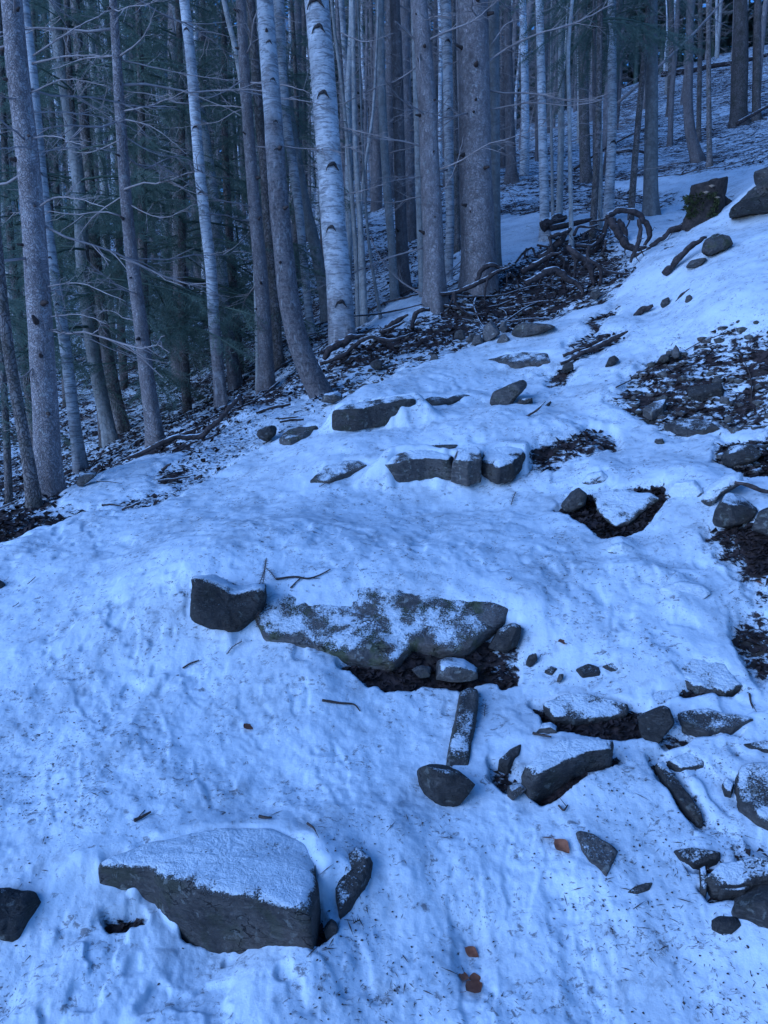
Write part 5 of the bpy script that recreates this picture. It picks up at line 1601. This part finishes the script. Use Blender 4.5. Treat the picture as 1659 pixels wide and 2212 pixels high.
root_thing("fallen_log", "long snow topped log lining the left side of the side path with a hooked end", "log",
           [(0, [26, 40, 44, 40, 44], [(228, 735), (330, 692), (450, 632), (560, 592), (640, 592), (720, 580), (790, 520), (870, 450), (930, 390), (985, 318)]), (.05, [44, 36], [(975, 312), (1000, 330), (1003, 372)]), (.15, [20, 36, 26], [(400, 645), (520, 592), (640, 552), (745, 508)])], 6.35, rl, .3125, base=at(300, 980, 6.2))
for lab, Y, w, pts in (("short thick stick lying in the frosted side path", None, [18, 14], [(430, 888), (520, 880), (600, 870), (662, 855)]), ("stubby bit of wood in the side path", None, [24, 20], [(460, 812), (525, 768)]),
                       ("chunk of bark at the end of the short thick stick", None, [18, 30], [(682, 874), (742, 850)]), ("curved stick at the lower end of the side path", None, [22, 12], [(35, 1062), (100, 1058), (185, 1066)]),
                       ("thin straight stick on the crest by the spruce", None, [9, 7], [(0, 893), (100, 893), (202, 898)]), ("flat dark root crossing the side path near the birch", None, [18, 34], [(1105, 425), (1230, 382), (1335, 362)]),
                       ("snowy root edge beside the greenish flat rock", None, [18, 24], [(1270, 482), (1350, 472), (1432, 464)]), ("thin root above the greenish flat rock", None, [16, 14], [(1272, 460), (1340, 452), (1402, 446)]),
                       ("greenish stick beside the curved stick of the side path", None, [16, 20], [(175, 1092), (240, 1066), (302, 1040)])):
    Yh = hit(*rl(*pts[len(pts) // 2]))[1]
    root_thing("stick", lab, "stick", [(0, w, pts)], Yh, rl, .3125)
r4 = lambda x, y: (x, y)
root_thing("dark_root", "dark curved root arching out of the snow beside the mossy rock", "roots", [(0, [16, 15, 12], [(1436, 592), (1462, 562), (1490, 535), (1515, 516), (1528, 512)])], hit(1440, 592)[1], r4, 1)
root_thing("dark_root", "dark hollow root at the edge of the clean snow slope", "roots", [(0, [8, 16, 14], [(1368, 690), (1384, 672), (1408, 660)])], hit(1372, 690)[1], r4, 1)
root_thing("dark_root", "long dark root running down the edge of the snow slope to the trail", "roots", [(0, [6, 12, 14, 8], [(1212, 786), (1252, 766), (1302, 744), (1352, 720), (1362, 714)]), (.05, [8, 10], [(1215, 770), (1240, 758), (1262, 752)])], hit(1280, 755)[1], r4, 1)
root_thing("dark_root", "short dark root in the snow above the grey breaking stone", "roots", [(0, [5, 10, 6], [(1462, 652), (1478, 636), (1494, 622)])], hit(1478, 640)[1], r4, 1)
root_thing("fallen_log", "mossy log ending in a sawn face behind the root tangle", "log", [(0, [26, 24], [(1170, 488), (1226, 464)]), (-.1, [14, 13], [(1190, 494), (1282, 472)])], 10.3, r4, 1)
root_thing("stick", "dark stick lying on the snow beside the angular grey rock", "stick", [(0, [5, 6, 3], [(1132, 902), (1155, 886), (1178, 866)])], hit(1155, 888)[1], r4, 1)
root_thing("stick", "small root stub poking out of the snow at the right edge", "stick", [(0, [8, 13, 9], [(1585, 1040), (1605, 1044), (1640, 1056), (1700, 1050)])], hit(1610, 1048)[1], r4, 1)
root_thing("stick", "short brown stick standing out of the snow above the hollow", "stick", [(0, [8, 6], [(1292, 1020), (1318, 996)])], hit(1292, 1022)[1], r4, 1)
root_thing("fallen_log", "snowy fallen log across the top of the upper right slope", "log", [(0, [12, 10], [(1430, 160), (1560, 140), (1700, 108)])], 27, r4, 1)
root_thing("fallen_log", "dark fallen trunk on the hillside left of the brown smooth trunk", "log", [(0, [7, 6], [(1330, 330), (1360, 325), (1420, 332)])], hit(1370, 332)[1], r4, 1)
root_thing("fallen_log", "dark fallen branch at the right edge of the hillside", "log", [(0, [9, 6], [(1590, 270), (1640, 240), (1700, 215)])], 20, r4, 1)
root_thing("fallen_log", "pale fallen pole climbing the hillside behind the pale birches", "log", [(0, [5, 4], [(1240, 365), (1300, 325), (1345, 300), (1400, 275)])], 16.5, r4, 1)

# ------------------------------------------------------------------ the stump
sb = hit(1520, 474); sY = sb[1]; u_ = sY / F
st = empty("tree_stump", (sb[0], sY, Hs(sb[0], sY)))
tag(st, "dark rotten mossy tree stump on the slope at the upper right", "stump")
n = 14
hgt = 70 * u_
V, Q, T = tube_geo(np.stack([np.linspace(0, .03, n), np.zeros(n), np.linspace(-.25, hgt, n)], -1), np.interp(np.linspace(0, 1, n), [0, .3, .5, 1], [46, 40, 36, 34]) * u_, 40, True, .32, 91, 9,
                   lambda i, th: 1 + np.exp(-i / 3.5)[:, None] * (.30 * np.cos(3 * th + .6))[None])
V = V.copy(); V[:, 2] += np.where(V[:, 2] > hgt * .8, V[:, 0] * .22 + fbm(V[:, 0] * 14, V[:, 1] * 14, None, 8, 3) * .07, 0)
link("trunk", mesh_np("trunk", V, Q, T), st, M["stump"])
for pts, w in (([(20, 40), (45, 25), (62, 5), (80, -20)], [30, 10]), ([(-22, 10), (-30, -4), (-42, -14), (-70, -24)], [26, 10])):
    P, rr = spline([(x * u_, -.02, y * u_) for x, y in pts], np.linspace(w[0], w[1], len(pts)) / 2 * u_, 14)
    mb = MB(); mb.tube(P, rr, 9, True, .3, 5, 14); link("root", mb.mesh("root"), st, M["stump"])
r_ = np.random.default_rng(5); nv = []
for i in range(900):
    a = r_.uniform(2.6, 5.0); z = r_.uniform(-.02, hgt * .62)
    c0 = np.array([math.cos(a), math.sin(a), 0]) * (38 * u_ + .006) + [0, 0, z]
    if fbm(np.array([a * 2.2]), np.array([z * 9]), None, 4, 2)[0] < -.02: continue
    d = np.array([math.cos(a), math.sin(a), r_.uniform(-.2, .9)]) * r_.uniform(.012, .03); s_ = r_.normal(0, .012, 3)
    nv.append([c0 - s_, c0 + s_, c0 + d])
nv = np.concatenate(nv)
link("moss", mesh_np("moss", nv, None, np.arange(len(nv)).reshape(-1, 3), False), st, M["moss"])
FUN = plain_mat("bracket_fungus", (.22, .17, .12), (.38, .32, .25), 30)
for (x, z) in ((-14, 44), (-4, 56), (8, 34)):
    th = np.linspace(0, math.pi, 9)
    rr_ = .035
    top = np.stack([np.cos(th) * rr_, -np.sin(th) * rr_ * .8, np.full(9, .0)], -1)
    V = np.concatenate([[(0, 0, .012)], top, [(0, 0, -.02)]])
    T = [(0, i + 1, i + 2) for i in range(8)] + [(10, i + 2, i + 1) for i in range(8)]
    f_ = link("fungus", mesh_np("fungus", V, None, T), st, FUN); f_.location = (x * u_, -38 * u_, z * u_)

# ------------------------------------------------------------------ sticks strewn on the forest floor
STK = []
for i in range(5):
    r_ = np.random.default_rng(800 + i); mb = MB()
    t_ = np.linspace(0, 1, 9)
    P = np.stack([t_ - .5, .05 * np.sin(t_ * 5 + i) + r_.normal(0, .008, 9), .03 * np.sin(t_ * 7 + i * 2) + .02], -1)
    mb.tube(P, .014 * (1 - t_ * .6), 6, True, .3, i, 10)
    for _ in range(3 + i % 3):
        k = r_.integers(1, 8); d = np.array([.6, r_.choice([-1, 1]) * .8, r_.uniform(0, .5)]); q = np.linspace(0, 1, 4)
        mb.tube(P[k] + d * (r_.uniform(.08, .22) * q)[:, None], .006 * (1 - q * .6), 4, False)
    m_ = mb.mesh("fallen_branch"); m_.materials.append(M["deadwood"]); STK.append(m_)
k = 0
used2 = {}
while k < 150:
    px, py = rng.uniform(-60, 1700), rng.uniform(250, 1110)
    if px > 1100 and py > 480: continue
    if px > 600 and py > 700: continue
    if py > 880: continue
    p = hit(px, py)
    if snow_cover(p[:1], p[1:2])[0][0] > .72: continue
    if p[1] > 24: continue
    k += 1
    o = link("fallen_branch", STK[rng.randrange(5)])
    s = rng.uniform(.4, 1.5)
    gx, gy = slope(p[0], p[1])
    n_ = Vector((-gx, -gy, 1)).normalized()
    q = n_.to_track_quat('Z', 'Y') @ Quaternion((0, 0, 1), rng.uniform(0, 6.28))
    o.rotation_mode = 'QUATERNION'; o.rotation_quaternion = q
    o.location = (p[0], p[1], G(p[0], p[1])[0] + .01); o.scale = (s, s * rng.uniform(.6, 1.2), s * .8)
    nm = min(fronts, key=lambda f: abs(f[0] - p[0] / p[1]))
    lab = f"{'long' if s > 1.1 else ('short' if s < .7 else '')} fallen branch on the litter {'left' if p[0] / p[1] < nm[0] else 'right'} of {nm[1]}, {'near' if p[1] < 8.5 else ('further' if p[1] < 13 else 'far')}".strip()
    tag(o, lab, "fallen branch", "dead branches strewn over the forest floor")
    used2.setdefault(lab, []).append((p[0] / p[1], o))

number_off(used2)

# ------------------------------------------------------------------ litter on the snow
def surf(px, py):
    p = hit(px, py); p[2] = G(p[0], p[1])[0]; return p


def litter(name, label, n, size, wide, mat, crumb=False):
    q = []
    while sum(len(a) for a in q) < n:
        m = n * 3
        y = nrg.uniform(1.35, 7.0, m) ** 1.0
        x = nrg.uniform(-.62, .62, m) * y
        d = fbm(x * 2.2, y * 2.2, None, 61, 3) + fbm(x * 9, y * 9, None, 62, 2) * .8
        s, _ = snow_cover(x, y)
        keep = (nrg.random(m) < np.clip(.16 + d * 2.6, .015, 1) * (3.2 / np.maximum(y, 2)) ** .6) & (s > .6)
        q.append(np.stack([x, y], -1)[keep])
    q = np.concatenate(q)[:n]
    z = G(q[:, 0], q[:, 1]) + .002
    C = np.stack([q[:, 0], q[:, 1], z], -1)
    a = nrg.uniform(0, 6.283, n)
    L = size * nrg.uniform(.5, 1.3, n)
    W = wide * nrg.uniform(.7, 1.3, n)
    d = np.stack([np.cos(a), np.sin(a), nrg.normal(.12, .22, n)], -1)
    s = np.stack([-np.sin(a), np.cos(a), np.zeros(n)], -1)
    up = np.array([0, 0, 1.0])
    if not crumb:
        V = np.stack([C - d * (L / 2)[:, None], C + s * (W / 2)[:, None] + up * .001, C + d * (L / 2)[:, None], C - s * (W / 2)[:, None] + up * .001, C + up * (W * .8)[:, None]], 1).reshape(-1, 3)
        b = np.arange(n)[:, None] * 5
        T = np.concatenate([b + np.array([[0, 3, 4]]), b + np.array([[3, 2, 4]]), b + np.array([[2, 1, 4]]), b + np.array([[1, 0, 4]])])
    else:
        V = np.stack([C - d * L[:, None] * .5, C + s * W[:, None], C + d * L[:, None] * .5, C - s * W[:, None], C + up * (W * .7)[:, None]], 1).reshape(-1, 3)
        V += nrg.normal(0, size * .12, V.shape)
        b = np.arange(n)[:, None] * 5
        T = np.concatenate([b + np.array([[0, 3, 4]]), b + np.array([[3, 2, 4]]), b + np.array([[2, 1, 4]]), b + np.array([[1, 0, 4]])])
    o = link(name, mesh_np(name, V, None, T, False), None, M[mat])
    tag(o, label, kind="stuff")


litter("needle_litter", "fallen spruce needles sprinkled over the trail snow", 4200, .017, .0018, "twigdark")
litter("crumb_litter", "dark crumbs of bark and soil sprinkled over the trail snow", 1700, .007, .003, "twigdark", True)
litter("twig_litter", "tiny broken twigs sprinkled over the trail snow", 260, .05, .003, "twigdark")

# crumpled leaves and bark where the snow lies thin
n = 30000
y = np.concatenate([nrg.uniform(3.0, 15.0, n * 4), nrg.uniform(1.6, 4.5, n * 2)]); x = nrg.uniform(-.66, .66, n * 6) * y
sc_, _ = snow_cover(x, y)
keep = nrg.random(n * 6) < np.clip((.68 - sc_) * 2.2, 0, 1) * np.clip(1.3 - y / 14, .2, 1)
x, y = x[keep], y[keep]; o_ = nrg.permutation(len(x))[:n]; x, y = x[o_], y[o_]; n = len(x)
C = np.stack([x, y, G(x, y) + .006], -1)
a = nrg.uniform(0, 6.283, n); L = nrg.uniform(.010, .034, n) * np.clip(y / 4.5, .45, 1); W = L * nrg.uniform(.25, .8, n)
d = np.stack([np.cos(a), np.sin(a), nrg.normal(.15, .4, n)], -1) * L[:, None]
s = np.stack([-np.sin(a), np.cos(a), nrg.normal(0, .4, n)], -1) * W[:, None]
up = np.stack([np.zeros(n), np.zeros(n), L * nrg.uniform(.1, .7, n)], -1)
V = np.stack([C - d, C + s + up, C + d, C - s + up * .6, C + up * .3], 1).reshape(-1, 3)
b = np.arange(n)[:, None] * 5
T = np.concatenate([b + np.array([[0, 3, 4]]), b + np.array([[3, 2, 4]]), b + np.array([[2, 1, 4]]), b + np.array([[1, 0, 4]])])
o = link("leaf_litter", mesh_np("leaf_litter", V, None, T, False), None, M["litter"])
tag(o, "dark rotting leaves and bark flakes on the bare patches", kind="stuff")


def sprig(label, path, w, nl=.016, dens=1.0, mat="twigdark", name="fir_sprig", lift=.012):
    """a needled twig lying on the snow"""
    _seed[0] += 1
    r_ = np.random.default_rng(_seed[0])
    P = np.array([surf(*p) for p in path]) + [0, 0, lift]
    n = max(8, 5 * len(P))
    Q, rr = spline(P, np.full(len(P), w), n)
    org = Q[0].copy(); Q = Q - org
    mb = MB(); mb.tube(Q, rr, 5)
    L = np.linalg.norm(np.diff(Q, axis=0), axis=1).sum()
    m = int(L / .0035 * dens)
    for i in range(m):
        u = (i + .5) / m * (n - 1); k = int(u); f = u - k
        b = Q[k] * (1 - f) + Q[min(k + 1, n - 1)] * f
        t_ = Q[min(k + 1, n - 1)] - Q[max(k - 1, 0)]; t_ /= np.linalg.norm(t_) + 1e-9
        s = np.cross(t_, [0, 0, 1.0]); s /= np.linalg.norm(s) + 1e-9
        d = s * (1 if i % 2 else -1) * .85 + t_ * .55 + np.array([0, 0, r_.uniform(-.1, .5)])
        tip = b + d * nl * r_.uniform(.7, 1.2); wv = t_ * .0016
        mb.add(np.array([b - wv, b + wv, tip]), None, [(0, 1, 2)])
    o = link(name, mb.mesh(name, False), None, M[mat]); o.location = org
    return tag(o, label, "twig")


sprig("dark fir sprig lying on the snow below the left block", [(490, 1416), (502, 1398), (522, 1383)], .0016)
sprig("fir sprig hanging over the edge of the square dark block, left strand", [(575, 1232), (572, 1262), (560, 1300), (535, 1340), (520, 1368)], .0015, lift=.05)
sprig("fir sprig hanging over the edge of the square dark block, right strand", [(576, 1234), (571, 1290), (562, 1335), (555, 1376)], .0015, lift=.06)
sprig("fir tip sticking up at the end of the thin curved twig", [(575, 1232), (585, 1245), (597, 1262)], .0016, .02)
sprig("green fir sprig on the snow below the third step", [(690, 1062), (706, 1056), (724, 1052)], .002, .022)
sprig("upright fir sprig in the snow left of the hollow", [(1104, 1100), (1109, 1085), (1114, 1072)], .0018, .022)
sprig("tiny green rosette of needles poking out of the snow right of the long thin stone", [(1047, 1548), (1047, 1534), (1049, 1520)], .0014, .03, .5)
sprig("small dark needled tuft right of the wedge stone", [(764, 2008), (770, 2002), (778, 1998)], .0016, .02, 1.2)
sprig("small fir sprig at the left edge of the clean snow", [(60, 1272), (70, 1266), (78, 1260)], .0016, .014)
sprig("short fir tip lying left on the snow near the middle", [(28, 1324), (36, 1320), (42, 1316)], .0015, .014)
sprig("needled twig standing at the left rim of the slanting slab", [(1092, 1262), (1100, 1264), (1106, 1258)], .0014, .014)


def twig(label, path, w, side=3, lift=.008):
    _seed[0] += 1
    r_ = np.random.default_rng(_seed[0])
    P = np.array([surf(*p) for p in path]) + [0, 0, lift]
    n = max(10, 5 * len(P))
    Q, rr = spline(P, np.linspace(w, w * .5, len(P)), n); org = Q[0].copy(); Q = Q - org
    mb = MB(); mb.tube(Q, rr, 6, True, .4, _seed[0], 60)
    for _ in range(side):
        k = r_.integers(2, n - 1); d = Q[k] - Q[k - 1]; d = d / np.linalg.norm(d) + r_.normal(0, .6, 3) * [1, 1, .3]; q = np.linspace(0, 1, 4)
        mb.tube(Q[k] + d * (r_.uniform(.015, .05) * q)[:, None], w * .4 * (1 - q * .5), 4, False)
    o = link("twig", mb.mesh("twig"), None, M["twigdark"]); o.location = org
    return tag(o, label, "twig")


twig("thin curved twig lying above the frosted slab", [(597, 1258), (640, 1254), (665, 1260), (690, 1250), (714, 1236)], .005, 2)
twig("short forked twig between the block and the frosted slab", [(628, 1278), (638, 1268), (648, 1258)], .004, 2)
twig("dark bent stick on the snow below the frosted slab", [(696, 1527), (735, 1524), (766, 1520), (778, 1534)], .005, 2)
twig("dark twig in the snow above the wedge stone", [(290, 1778), (310, 1768), (326, 1758)], .006, 1)
twig("tiny dark stick left of the middle of the snow field", [(394, 1434), (410, 1426), (430, 1420)], .004, 2)
twig("small dark stick between the wedge stone and the snow field", [(560, 1776), (575, 1779), (588, 1776)], .005, 0)
twig("thin dark stem rising at the top right corner of the wedge stone", [(664, 1780), (676, 1796), (682, 1812)], .004, 1)
twig("thin root on the dirt patch at the right", [(1380, 830), (1410, 800), (1450, 770), (1520, 742), (1600, 722)], .006, 4, .02)
twig("long thin twig hanging over the upper edge of the dirt patch", [(1330, 850), (1370, 815), (1400, 790)], .005, 3, .02)
twig("wiry twig standing in the lower right of the dirt patch", [(1625, 850), (1622, 800), (1600, 760)], .005, 4, .02)
twig("dark twig right of the pale stump of snow at the lower edge", [(1206, 1752), (1216, 1762), (1226, 1750)], .004, 1)
twig("dark twig by the frosted cobble under the flat stone", [(1150, 1598), (1172, 1604), (1190, 1612)], .005, 1)
twig("thin upright twig at the right edge of the snow", [(1618, 1508), (1622, 1524), (1626, 1536)], .004, 1)


def leaf(label, px, py, size, yaw, curl=.5, pitch=.2, mat="leaf"):
    _seed[0] += 1; size *= .72
    r_ = np.random.default_rng(_seed[0])
    nu, nv_ = 9, 5
    u = np.linspace(0, 1, nu)[:, None]; v = np.linspace(-1, 1, nv_)[None]
    wd = np.sin(np.pi * u ** .85) ** .8 * .34 * (1 + .1 * np.sin(u * 40))
    X = (u - .5) + v * 0; Yv = v * wd
    Z = curl * (.35 * np.abs(v) ** 1.5 * wd + .25 * (u - .5) ** 2) + r_.normal(0, .012, (nu, nv_))
    V = np.stack([X, Yv, Z], -1).reshape(-1, 3) * size
    i = np.arange(nu - 1)[:, None] * nv_; j = np.arange(nv_ - 1)[None]
    Q = np.stack([i + j, i + nv_ + j, i + nv_ + j + 1, i + j + 1], -1).reshape(-1, 4)
    mb = MB(); mb.add(V, Q)
    st_ = np.linspace(0, 1, 5)
    mb.tube(np.stack([-.5 - .3 * st_, .06 * st_ ** 2, .03 * st_], -1) * size, np.full(5, .012) * size, 4, False)
    o = link("fallen_leaf", mb.mesh("fallen_leaf"), None, M[mat])
    p = surf(px, py)
    o.location = p + np.array([0, 0, .006]); o.rotation_euler = (r_.uniform(-.2, .2) + .25, pitch, yaw)
    return tag(o, label, "leaf")


leaf("small orange brown leaf in the snow left of the triangular stone", 1180, 1812, .05, 2.6)
leaf("large pale brown leaf curled against the frosted triangular stone", 1214, 1834, .085, -1.0, .9)
leaf("reddish leaf on the snow right of the frosted slab tip", 1216, 1394, .07, .3, .6)
leaf("orange leaf half covered by frost in the middle of the snow field", 537, 1573, .075, 1.1, .2)
leaf("upper left one of the brown leaves in the boot print at the bottom", 1002, 2096, .055, 1.4)
leaf("upper right one of the brown leaves in the boot print at the bottom", 1028, 2092, .055, .2)
leaf("lowest and largest of the brown leaves in the boot print at the bottom", 1024, 2128, .085, .7, .5)
leaf("torn brown leaf above the boot print leaves", 1020, 2030, .06, -.6)
leaf("brown leaf caught at the foot of the square dark block", 622, 1378, .06, .1, .4)
leaf("brown leaf at the far right edge above the split stone", 1644, 1245, .06, .0)
